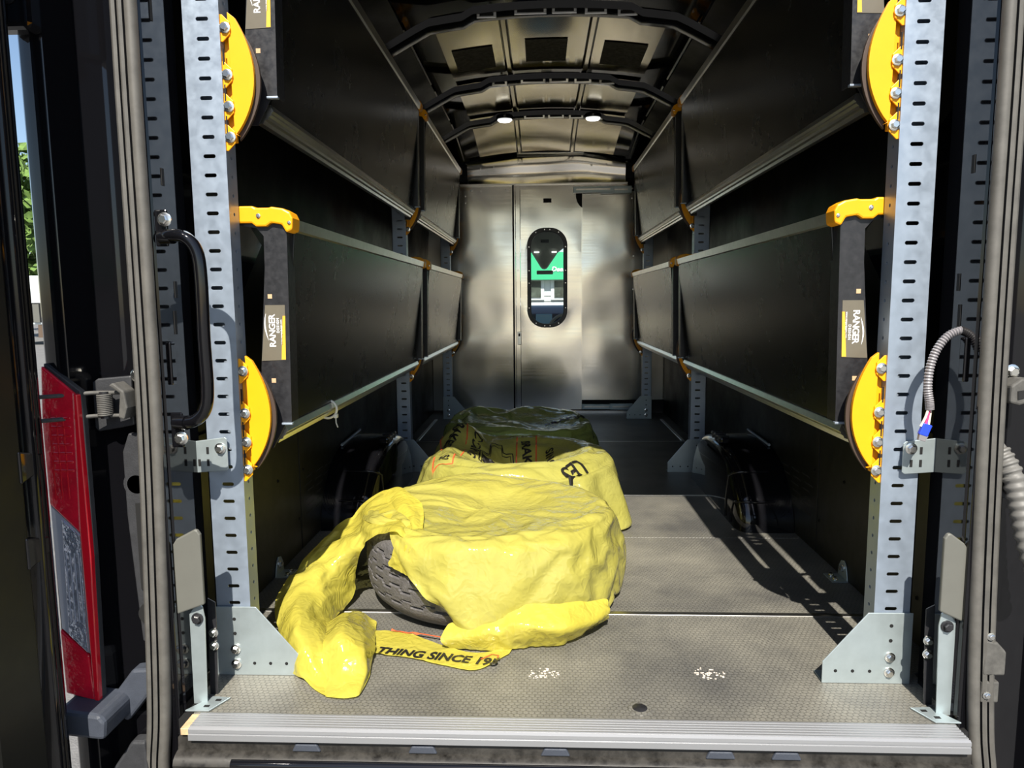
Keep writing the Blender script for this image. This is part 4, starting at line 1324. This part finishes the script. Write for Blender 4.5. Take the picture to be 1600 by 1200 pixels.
def lobes(lst):
    def f(th):
        v = 0.0
        for (a, w, amp) in lst:
            d = (th - math.radians(a) + PI) % (2 * PI) - PI
            v += amp * math.exp(-(d / math.radians(w)) ** 2)
        return v
    return f


def piece(v, f, x):
    """piecewise linear lookup"""
    if x <= v[0]:
        return f[0]
    for a, b, c, d in zip(v, v[1:], f, f[1:]):
        if x <= b:
            return c + (d - c) * (x - a) / (b - a)
    return f[-1]


def dome(cx, cy, R, H, skirt, NT, NS, bumps=(), hub=0.02, slit=None):
    """film over a flat-lying tyre; returns verts, faces. slit = (z list, start angles, end angles) opens a mouth"""
    prof = [(0.006, H - hub), (0.09, H - hub), (0.19, H - hub * 0.35), (0.27, H + 0.006), (R - 0.045, H + 0.006), (R - 0.006, H - 0.016), (R + 0.018, H - 0.075), (R + 0.030, H * 0.45), (R + 0.026, 0.050), (R + 0.018, 0.014), (R - 0.03, 0.006)]
    pp = spline([(a, b, 0) for a, b in prof], NS)
    jo = 0
    if slit:
        jo = next(k for k, q in enumerate(pp) if q.x > R - 0.05)
    vs_, idx = [], {}
    n_i = NT + 1 if slit else NT
    for j, q in enumerate(pp):
        for i in range(n_i):
            if slit and i == NT and j < jo:
                idx[(i, j)] = idx[(0, j)]
                continue
            if slit:
                a0 = piece(slit[0], slit[1], H - q.y if j >= jo else -1)
                a1 = piece(slit[0], slit[2], H - q.y if j >= jo else -1)
                th = math.radians(a0 + (a1 + 360 - a0) * i / NT)
            else:
                th = 2 * PI * i / NT
            r, z = q.x, q.y
            low = max(0.0, 1 - z / H)
            if j > 0.55 * NS:
                r += skirt(th) * low ** 1.3
            p = Vector((cx + r * math.cos(th), cy + r * math.sin(th), z))
            for (bx, by, w, sx, h) in bumps:
                p.z += h * math.exp(-(((p.x - bx) / sx) ** 2 + (p.y - by) ** 2) / w ** 2)
            idx[(i, j)] = len(vs_)
            vs_.append(p)
    fs_ = []
    for i in range(NT):
        for j in range(NS):
            q_ = (i + 1) if slit else (i + 1) % NT
            fs_.append((idx[(i, j)], idx[(q_, j)], idx[(q_, j + 1)], idx[(i, j + 1)]))
    fs_.append(tuple(idx[(i, 0)] for i in range(NT - 1, -1, -1)))
    return vs_, fs_


def patch(grid, nu, nv):
    g = surf(grid, nu, nv)
    vs_ = [p for r in g for p in r]
    fs_ = [(i * (nv + 1) + j, (i + 1) * (nv + 1) + j, (i + 1) * (nv + 1) + j + 1, i * (nv + 1) + j + 1) for i in range(nu) for j in range(nv)]
    return vs_, fs_


SURF = {
    'film1': lambda: dome(TY[0][0], TY[0][1], 0.368, 0.272, lobes([(33, 14, 0.12), (58, 12, 0.06), (-5, 10, 0.0)]), 112, 46, (), 0.02,
                          ((-1, 0.0, 0.03, 0.10, 0.18, 0.268), (220, 224, 233, 243, 257, 275), (220, 216, 188, 164, 152, 148))),
    'flap': lambda: patch(HOOD, 40, 20),
    'lobe': lambda: patch(LOBE, 20, 16),
    'strap': lambda: patch(STRAP, 20, 14),
    'cuff': lambda: patch(CUFF, 10, 34),
    'hem': lambda: patch(TAIL, 16, 48),
    'film2': lambda: dome(TY[1][0], TY[1][1], 0.350, 0.268, lobes([(-50, 12, 0.17), (-25, 14, 0.10), (0, 20, 0.03), (190, 20, 0.05)]), 92, 38,
                          ((-0.42, 3.04, 0.10, 1.2, 0.065),), 0.115),
    'film3': lambda: dome(TY[2][0], TY[2][1], 0.352, 0.282, lobes([(-40, 20, 0.05), (20, 20, 0.03)]), 80, 34, ((-0.22, 3.70, 0.14, 1.6, 0.05),), 0.015),
}


def tyre(cx, cy, z0, R, W, tilt, label, az=0.0):
    t = thing('tyre', label, 'tyre', (cx, cy, z0), 'tyres under the yellow bags')
    NT, prof_ = 360, []
    # half section from bead to bead through the tread (radius, height)
    base = [(R * 0.60, 0.02), (R * 0.66, 0.008), (R * 0.80, 0.0), (R * 0.90, 0.010), (R * 0.955, 0.030)]
    nt_ = 46
    sec = list(base)
    for k in range(nt_ + 1):
        a = k / nt_
        sec.append((R * (0.968 + 0.032 * math.sin(PI * a) ** 0.6), 0.038 + (W - 0.076) * a))
    sec += [(r, W - h) for r, h in reversed(base)]
    mb = MB()
    M_ = Matrix.Translation((cx, cy, z0)) @ Matrix.Rotation(math.radians(az), 4, 'Z') @ Matrix.Rotation(math.radians(tilt), 4, 'Y')
    nb = len(base)
    for i in range(NT):
        th = 2 * PI * i / NT
        ph = (i % 12) / 12
        zig = 0.006 * (1 if ph < 0.42 else (-1 if 0.5 < ph < 0.92 else (0 if ph < 0.6 else 0)))
        for k, (r, h) in enumerate(sec):
            if nb <= k <= nb + nt_:
                a = (h - 0.038) / (W - 0.076)
                for q, gpos in enumerate((0.16, 0.38, 0.62, 0.84)):
                    w_ = 0.020 if q in (1, 2) else 0.016
                    if abs(a - gpos - zig * (1 if q % 2 else -1) / (W - 0.076)) < w_:
                        r -= 0.008
            p = M_ @ Vector((r * math.cos(th), r * math.sin(th), h))
            mb.v.append(tuple(p))
    m_ = len(sec)
    for i in range(NT):
        for k in range(m_ - 1):
            a, b = i * m_ + k, ((i + 1) % NT) * m_ + k
            mb.f.append((a, b, b + 1, a + 1))
    mb.build('carcass', TYREM, t, 35, origin=(cx, cy, z0))
    # a few pale stones caught in the tread of the sunlit tyre
    return t, M_




tyre(TY[0][0], TY[0][1], 0.012, 0.360, 0.238, 0.0, 'worn studded tyre showing its tread through the open front bag')
tyre(TY[1][0], TY[1][1], 0.012, 0.342, 0.236, 0.0, 'tyre hidden under the printed middle bag')
tyre(TY[2][0], TY[2][1], 0.012, 0.343, 0.246, 0.0, 'tyre hidden under the shaded olive far bag')

# ---- the film is relaxed as cloth over the tyres so that it buckles into real wrinkles
def sim_tyre(cx, cy, R, H):
    n_ = 64
    prof = [(R * 0.6, 0.02), (R * 0.9, 0.015), (R - 0.006, 0.03), (R, 0.06), (R, H - 0.06), (R - 0.006, H - 0.03), (R * 0.9, H - 0.012), (R * 0.6, H - 0.02)]
    m_ = len(prof)
    vs_ = [(cx + r * math.cos(2 * PI * i / n_), cy + r * math.sin(2 * PI * i / n_), z) for i in range(n_) for r, z in prof]
    fs_ = [(i * m_ + k, ((i + 1) % n_) * m_ + k, ((i + 1) % n_) * m_ + (k + 1) % m_, i * m_ + (k + 1) % m_) for i in range(n_) for k in range(m_)]
    return vs_, fs_


def sim_object(vs_, fs_):
    me = bpy.data.meshes.new('cloth_helper')
    me.from_pydata([tuple(p) for p in vs_], [], fs_)
    o = bpy.data.objects.new('cloth_helper', me)
    COL.objects.link(o)
    return o


COLLIDERS = []
for (c, R_, H_) in ((TY[0], 0.368, 0.264), (TY[1], 0.350, 0.259), (TY[2], 0.350, 0.269)):
    COLLIDERS.append(sim_object(*sim_tyre(c[0], c[1], R_, H_)))
COLLIDERS.append(sim_object([(-2, 0, 0), (2, 0, 0), (2, 6, 0), (-2, 6, 0)], [(0, 1, 2, 3)]))
for o in COLLIDERS:
    o.modifiers.new('collide', 'COLLISION')
    o.collision.thickness_outer = 0.003
    o.collision.thickness_inner = 0.05
    o.collision.cloth_friction = 5
# growth of the film, pin stiffness, bending stiffness, pin weight, gravity, frames
FILM = {'film1': (-0.060, 0.35, 0.02, 0.25, 0.35, 30), 'flap': (-0.055, 0.45, 0.3, 0.6, 0.0, 30), 'lobe': (-0.07, 0.35, 0.2, 0.5, 0.0, 30),
        'strap': (-0.06, 0.4, 0.15, 0.5, 0.0, 30), 'cuff': (-0.07, 0.35, 0.08, 0.5, 0.0, 30), 'hem': (-0.05, 0.4, 0.02, 0.1, 0.3, 30),
        'film2': (-0.07, 0.35, 0.02, 0.25, 0.35, 30), 'film3': (-0.08, 0.3, 0.02, 0.3, 0.35, 30)}


def film(key, name, m, parent):
    vs_, fs_ = SURF[key]()
    grow, pin, bend, wt, grav, frames = FILM[key]
    start = [p + Vector((noise.noise(p * 13), noise.noise(p * 13 + Vector((5, 0, 0))), noise.noise(p * 13 + Vector((0, 7, 0))))) * 0.0035 for p in vs_]
    for p in start:
        p.z = max(p.z, 0.004)
    o = sim_object(start, fs_)
    g = o.vertex_groups.new(name='pin')
    for i, p in enumerate(vs_):
        w = wt * (0.35 + 0.65 * max(0, min(1, 0.5 + 1.4 * noise.noise(p * 4.5 + Vector((3, 1, len(key)))))))
        g.add([i], max(0.02, w), 'REPLACE')
    md = o.modifiers.new('cloth', 'CLOTH')
    cs = md.settings
    cs.quality = 7
    cs.mass = 0.06
    cs.air_damping = 2
    cs.tension_stiffness = 25
    cs.compression_stiffness = 25
    cs.shear_stiffness = 12
    cs.bending_stiffness = bend
    cs.tension_damping = 8
    cs.compression_damping = 8
    cs.shear_damping = 8
    cs.bending_damping = 0.5
    cs.vertex_group_mass = 'pin'
    cs.pin_stiffness = pin
    cs.shrink_min = grow
    cs.shrink_max = grow
    cs.effector_weights.gravity = grav
    md.collision_settings.distance_min = 0.003
    md.collision_settings.collision_quality = 3
    md.point_cache.frame_end = frames
    for fr in range(1, frames + 1):
        scene.frame_set(fr)
    ev = o.evaluated_get(bpy.context.evaluated_depsgraph_get())
    mb = MB()
    mb.v = [(v.co.x, v.co.y, max(0.002, v.co.z)) for v in ev.data.vertices]
    mb.f = fs_
    old = o.data
    bpy.data.objects.remove(o, do_unlink=True)
    bpy.data.meshes.remove(old)
    scene.frame_set(1)
    r = mb.build(name, m, parent, 180)
    sub = r.modifiers.new('smooth', 'SUBSURF')
    sub.levels = 1
    sub.render_levels = 1
    return r


b1 = thing('tyre_bag', 'bright sunlit yellow plastic bag at the front, torn open over a tyre tread', 'plastic bag', (-0.2, 2.0, 0), 'yellow tyre bags in a row')
body1 = film('film1', 'film', BAG1, b1)
film('flap', 'mouth_flap', BAGF, b1)
film('lobe', 'mouth_lobe', BAGF, b1)
film('strap', 'folded_strap', BAGF, b1)
film('cuff', 'bottom_fold', BAGF, b1)
tail = film('hem', 'mouth_hem', BAGF, b1)
b2 = thing('tyre_bag', 'yellow plastic bag with black lettering in the middle of the row', 'plastic bag', (-0.15, 2.8, 0), 'yellow tyre bags in a row')
body2 = film('film2', 'film', BAG2, b2)
b3 = thing('tyre_bag', 'sheer olive-looking plastic bag in the shade at the far end of the row', 'plastic bag', (-0.16, 3.55, 0), 'yellow tyre bags in a row')
body3 = film('film3', 'film', BAG3, b3)
for o in COLLIDERS:
    bpy.data.objects.remove(o, do_unlink=True)


# ---- print on the bags: lettering laid onto the film
def bvh_of(o):
    me = o.data
    off = ORG[o.name]
    return BVHTree.FromPolygons([tuple(Vector(v.co) + off) for v in me.vertices], [tuple(p.vertices) for p in me.polygons])


def drape(bvh, name, vs_, fs_, ox, oy, rot, m, parent, lift=0.0025, sx=1.0, sy=1.0):
    c, sn = math.cos(math.radians(rot)), math.sin(math.radians(rot))
    out = []
    for p in vs_:
        u, v = p[0] * sx, p[1] * sy
        x, y = ox + u * c - v * sn, oy + u * sn + v * c
        hit = bvh.ray_cast(Vector((x, y, 2.0)), Vector((0, 0, -1)))
        z = hit[0].z if hit[0] is not None else 0.01
        out.append((x, y, z + lift))
    # split long faces is unnecessary: glyph faces are a few millimetres across
    return MB().add(out, fs_).build(name, m, parent)


def fine_text(body, size, **k):
    vs_, fs_ = text_mesh(body, size, **k)
    bm = bmesh.new()
    bv = [bm.verts.new(v) for v in vs_]
    for f in fs_:
        try:
            bm.faces.new([bv[i] for i in f])
        except ValueError:
            pass
    bmesh.ops.triangulate(bm, faces=bm.faces)
    for _ in range(3):
        ed = [e for e in bm.edges if e.calc_length() > size * 0.22]
        if not ed:
            break
        bmesh.ops.subdivide_edges(bm, edges=ed, cuts=1)
        bmesh.ops.triangulate(bm, faces=bm.faces)
    bm.verts.index_update()
    vs2 = [v.co.copy() for v in bm.verts]
    fs2 = [tuple(v.index for v in f.verts) for f in bm.faces]
    bm.free()
    return vs2, fs2


def line_mesh(pts, w, closed=False, step=0.012):
    P_ = [Vector((a, b, 0)) for a, b in pts]
    if closed:
        P_.append(P_[0])
    fine = []
    for a, b in zip(P_, P_[1:]):
        n_ = max(1, int((b - a).length / step))
        for k in range(n_):
            fine.append(a + (b - a) * k / n_)
    fine.append(P_[-1])
    vs_, fs_ = [], []
    for i, p in enumerate(fine):
        t = (fine[min(i + 1, len(fine) - 1)] - fine[max(i - 1, 0)]).normalized()
        nn_ = Vector((-t.y, t.x, 0)) * w / 2
        vs_ += [p + nn_, p - nn_]
    for i in range(len(fine) - 1):
        fs_.append((2 * i, 2 * i + 1, 2 * i + 3, 2 * i + 2))
    return vs_, fs_


def poly_fill(pts, nx=14, ny=8):
    """rectangle-ish fill as small quads"""
    x0, y0, x1, y1 = pts
    vs_ = [Vector((x0 + (x1 - x0) * i / nx, y0 + (y1 - y0) * j / ny, 0)) for i in range(nx + 1) for j in range(ny + 1)]
    fs_ = [(i * (ny + 1) + j, (i + 1) * (ny + 1) + j, (i + 1) * (ny + 1) + j + 1, i * (ny + 1) + j + 1) for i in range(nx) for j in range(ny)]
    return vs_, fs_


t1 = bvh_of(tail)
drape(t1, 'lettering', *fine_text('THING SINCE 195', 0.046, bold=0.0016, shear=0.12), -0.305, 1.637, -10, INK, b1, 0.002, 0.86, 1.0)
drape(t1, 'printed_line', *line_mesh([(-0.16, 0.06), (0.10, 0.035)], 0.005), -0.30, 1.68, -12, REDINK, b1)
drape(t1, 'printed_line', *line_mesh([(-0.03, -0.02), (-0.005, 0.005), (0.012, 0.0), (0.01, -0.012)], 0.004), -0.165, 1.645, 0, REDINK, b1)
t2_ = bvh_of(body2)
drape(t2_, 'lettering', *fine_text('BRAKES', 0.070, bold=0.002, shear=0.1), -0.42, 2.98, -105, INK, b2, 0.003, 0.85, 0.9)
drape(t2_, 'printed_line', *line_mesh([(-0.455, 2.84), (-0.48, 2.98), (-0.46, 3.12), (-0.375, 3.14), (-0.365, 2.98), (-0.375, 2.80)], 0.006), 0, 0, 0, REDINK, b2)
drape(t2_, 'lettering', *fine_text('DOING', 0.055, bold=0.0014, shear=0.1), -0.330, 2.95, -98, INK, b2, 0.003, 0.9, 0.9)
drape(t2_, 'lettering', *fine_text('BRAKES', 0.060, bold=0.0018, shear=0.1), -0.112, 3.00, -84, INK, b2, 0.003, 0.8, 0.9)
drape(t2_, 'lettering', *fine_text('lars!', 0.052, bold=0.0008, shear=0.25), -0.122, 2.76, -88, INK, b2, 0.003)
drape(t2_, 'printed_line', *line_mesh([(-0.17, 2.66), (-0.155, 2.84), (-0.155, 3.10), (-0.11, 3.15), (-0.07, 3.14), (-0.07, 2.96), (-0.065, 2.66)], 0.006), 0, 0, 0, REDINK, b2)
drape(t2_, 'lettering', *fine_text('SINCE 195', 0.050, bold=0.0014, shear=0.1), -0.012, 2.88, -88, INK, b2, 0.003, 0.95, 0.9)
drape(t2_, 'lettering', *fine_text('S!', 0.055, bold=0.001, shear=0.1), -0.425, 2.68, -95, INK, b2, 0.003)
drape(t2_, 'printed_line', *line_mesh([(-0.47, 2.74), (-0.46, 2.62), (-0.385, 2.63), (-0.385, 2.74)], 0.006), 0, 0, 0, REDINK, b2)
# emblem: stepped outline in double line with dark bar
em = [(-0.075, -0.02), (-0.075, 0.05), (-0.035, 0.05), (-0.035, 0.13), (0.012, 0.13), (0.02, 0.095), (0.06, 0.10), (0.072, 0.03), (0.072, -0.02), (0.03, -0.02), (0.03, -0.11), (-0.06, -0.02)]
drape(t2_, 'emblem_outline', *line_mesh(em, 0.005, True), -0.232, 2.90, 0, INK, b2, 0.003)
drape(t2_, 'emblem_outline', *line_mesh([(x * 0.86, y * 0.86) for x, y in em], 0.003, True), -0.232, 2.90, 0, INK, b2, 0.003)
drape(t2_, 'emblem_bar', *poly_fill((-0.062, -0.008, 0.062, 0.030)), -0.232, 2.90, 0, INK, b2, 0.003)
drape(t2_, 'lettering', *fine_text('LES', 0.085, bold=0.002, shear=0.2), 0.075, 2.58, -125, INK, b2, 0.004)
t3 = bvh_of(body3)
drape(t3, 'lettering', *fine_text('BRAKES', 0.060, bold=0.002), 0.07, 3.55, 8, INK, b3, 0.003)

# ================================================================== FLOOR LITTER
t = MB()
random.seed(11)
for k, (x, y) in enumerate(((-0.045, 1.575), (0.345, 1.590))):
    mbw = MB()
    for q in range(46):
        a, r = random.random() * 2 * PI, random.random() ** 0.6 * 0.028
        u, v = x + r * math.cos(a) * 1.3, y + r * math.sin(a)
        w = 0.0012 + random.random() * 0.0018
        mbw.add([(u - w, v - w, 0.0), (u + w, v - w, 0.0), (u + w, v + w, 0.0), (u - w, v + w, 0.0), (u, v, 0.0014)], [(0, 1, 4), (1, 2, 4), (2, 3, 4), (3, 0, 4)])
    o = mbw.build('grit_patch', STONE)
    tag(o, ('pale worn grit patch on the floor in front of the bags', 'pale worn grit patch on the floor near the right post')[k], 'grit', 'pale grit patches', 'stuff')
t = thing('floor_plug', 'round dark plug in the floor near the threshold', 'plug', (0.162, 1.437, 0))
MB().tube([(0.162, 1.437, 0.0), (0.162, 1.437, 0.003), (0.162, 1.437, 0.0035)], [0.026, 0.025, 0.020], 28).build('rim', FLOORM, t, 40)
MB().tube([(0.162, 1.437, 0.003), (0.162, 1.437, 0.0042)], [0.017, 0.015], 24).build('cap', ARMB, t, 40)

# ================================================================== CAB SEEN THROUGH THE BULKHEAD WINDOW
CABG = mat('cab_headliner', (0.20, 0.21, 0.18), 0.9, noise_amt=0.3, noise_scale=12)
SHOPG = mat('green_fascia', (0.02, 0.36, 0.16), 0.6)
SHOPW = mat('white_siding', (0.52, 0.56, 0.56), 0.7)
SHOPGL = mat('shop_window_glass', (0.05, 0.06, 0.05), 0.1, noise_amt=0.8, noise_scale=3)
SCREEN = mat('dash_screen', (0.12, 0.26, 0.36), 0.2)
DASHM = mat('dash_plastic', (0.012, 0.014, 0.03), 0.4)
t = thing('dashboard', 'dark blue-black dashboard seen through the bulkhead window', 'dashboard', (0, 7.2, -0.1))
MB().prism([(7.05, -0.2), (7.05, 0.60), (7.12, 0.74), (7.30, 0.80), (7.75, 0.82), (7.75, -0.2)], 'yz', -0.95, 0.95).build('dash_body', DASHM, t, 40, bevel=0.01)
MB().box(-0.10, 0.06, 7.02, 7.05, 0.62, 0.74).build('screen', SCREEN, t, bevel=0.006)
MB().tube([(0.20 + 0.18 * math.cos(a), 6.98 - 0.08 * math.sin(a), 0.56 + 0.18 * math.sin(a)) for a in [2 * PI * k / 32 for k in range(33)]], 0.014, 10, False).build('steering_wheel', GREYP, t, 60)
t = thing('sun_visor_housing', 'dark overhead console tapering down behind the bulkhead window', 'console', (0, 6.3, 1.0))
MB().prism([(-0.19, 1.46), (-0.19, 1.34), (-0.13, 1.29), (-0.04, 1.145), (0.0, 1.145), (0.10, 1.29), (0.17, 1.34), (0.17, 1.46)], 'xz', 6.15, 6.40).build('console_body', CABG, t, bevel=0.02)
MB().box(-0.05, 0.02, 6.13, 6.152, 1.36, 1.385).build('console_slot', DARK, t)
for s in (-1, 1):
    MB().box(-0.01 + s * 0.075 - 0.022, -0.01 + s * 0.075 + 0.022, 6.128, 6.152, 1.276, 1.285).build('map_lamp', LAMPM, t, bevel=0.004)
MB().box(-0.085, 0.055, 6.13, 6.15, 1.092, 1.125).build('mirror', GREYP, t, bevel=0.006)
o = MB().box(-1.0, 1.0, 5.6, 7.0, 1.46, 1.52).build('cab_roof', CABG)
tag(o, 'grey headliner of the cab beyond the bulkhead', kind='structure')
t = thing('shop_building', 'white shop with a green fascia and script sign beyond the windscreen', 'building', (0, 22, -0.72))
MB().box(-14, 14, 21.0, 26.0, -0.72, 1.6).build('wall', SHOPW, t)
MB().box(-14, 14, 20.7, 26.0, 1.47, 2.25).build('fascia', SHOPG, t)
for xw in (-3.45, -1.56, 0.33, 2.22):
    f = MB().box(xw - 0.10, xw + 1.60, 20.93, 21.0, 0.88, 1.50).build('window', SHOPW, t, bevel=0.02)
    MB().box(xw, xw + 1.50, 20.90, 20.94, 0.96, 1.44).build('pane', SHOPGL, f)
for k in range(11):
    MB().box(-14, 14, 20.985, 21.0, -0.6 + 0.16 * k, -0.585 + 0.16 * k).build('siding_lap', GREYP, t)
tv, tf = text_mesh('Deer', 0.19, bold=0.004, shear=0.25)
MB().add([(0.44 + p[0], 20.68, 1.76 + p[1]) for p in tv], tf).build('sign_lettering', WHITE, t)

# ================================================================== OUTSIDE, SEEN PAST THE OPEN DOOR
LEAF = mat('tree_foliage', (0.09, 0.16, 0.03), 0.8, noise_amt=0.6, noise_scale=3)
BARK = mat('tree_bark', (0.10, 0.07, 0.05), 0.9)


def tree(x, y, h, r, seed, label):
    t = thing('tree', label, 'tree', (x, y, -0.72), 'trees past the open door')
    MB().tube([(x, y, -0.72), (x + 0.1, y, h * 0.4)], [0.25, 0.15], 10).build('trunk', BARK, t, 50)
    rnd = random.Random(seed)
    mb = MB()
    for k in range(2600):
        a, e = rnd.random() * 2 * PI, math.asin(2 * rnd.random() - 1)
        q = r * rnd.random() ** 0.35
        c = Vector((x + q * math.cos(a) * math.cos(e), y + q * math.sin(a) * math.cos(e), h * 0.58 + q * math.sin(e) * h * 0.40 / r))
        d1_ = Vector((rnd.uniform(-1, 1), rnd.uniform(-1, 1), rnd.uniform(-1, 1))) * 0.28
        d2_ = Vector((rnd.uniform(-1, 1), rnd.uniform(-1, 1), rnd.uniform(-1, 1))) * 0.28
        mb.add([c - d1_, c + d2_, c + d1_, c - d2_], [(0, 1, 2, 3)])
    f = mb.build('foliage', LEAF, t)
    f['kind'] = 'stuff'


tree(-24.5, 34.0, 8.6, 3.6, 1, 'green tree past the open left door, the nearer one')
tree(-31.0, 43.0, 9.6, 4.2, 2, 'green tree past the open left door, the farther one')
t = thing('truck', 'white truck parked far off past the open left door', 'truck', (-20.5, 28.0, -0.72))
MB().box(-22.0, -19.2, 27.0, 33.0, 0.1, 2.0).build('box_body', SHOPW, t, bevel=0.05)
MB().box(-21.8, -19.4, 26.98, 27.02, 0.2, 0.95).build('grille', DARK, t)
for k in range(4):
    MB().box(-21.6 + k * 0.6, -21.35 + k * 0.6, 26.94, 26.98, 0.2, 0.9).build('grille_bar', GREYP, t)
for (x, y) in ((-21.8, 28.0), (-19.4, 28.0), (-21.8, 32.0), (-19.4, 32.0)):
    MB().tube([(x - 0.15, y, -0.32), (x + 0.15, y, -0.32)], 0.40, 20).build('wheel', TYREM, t, 40)
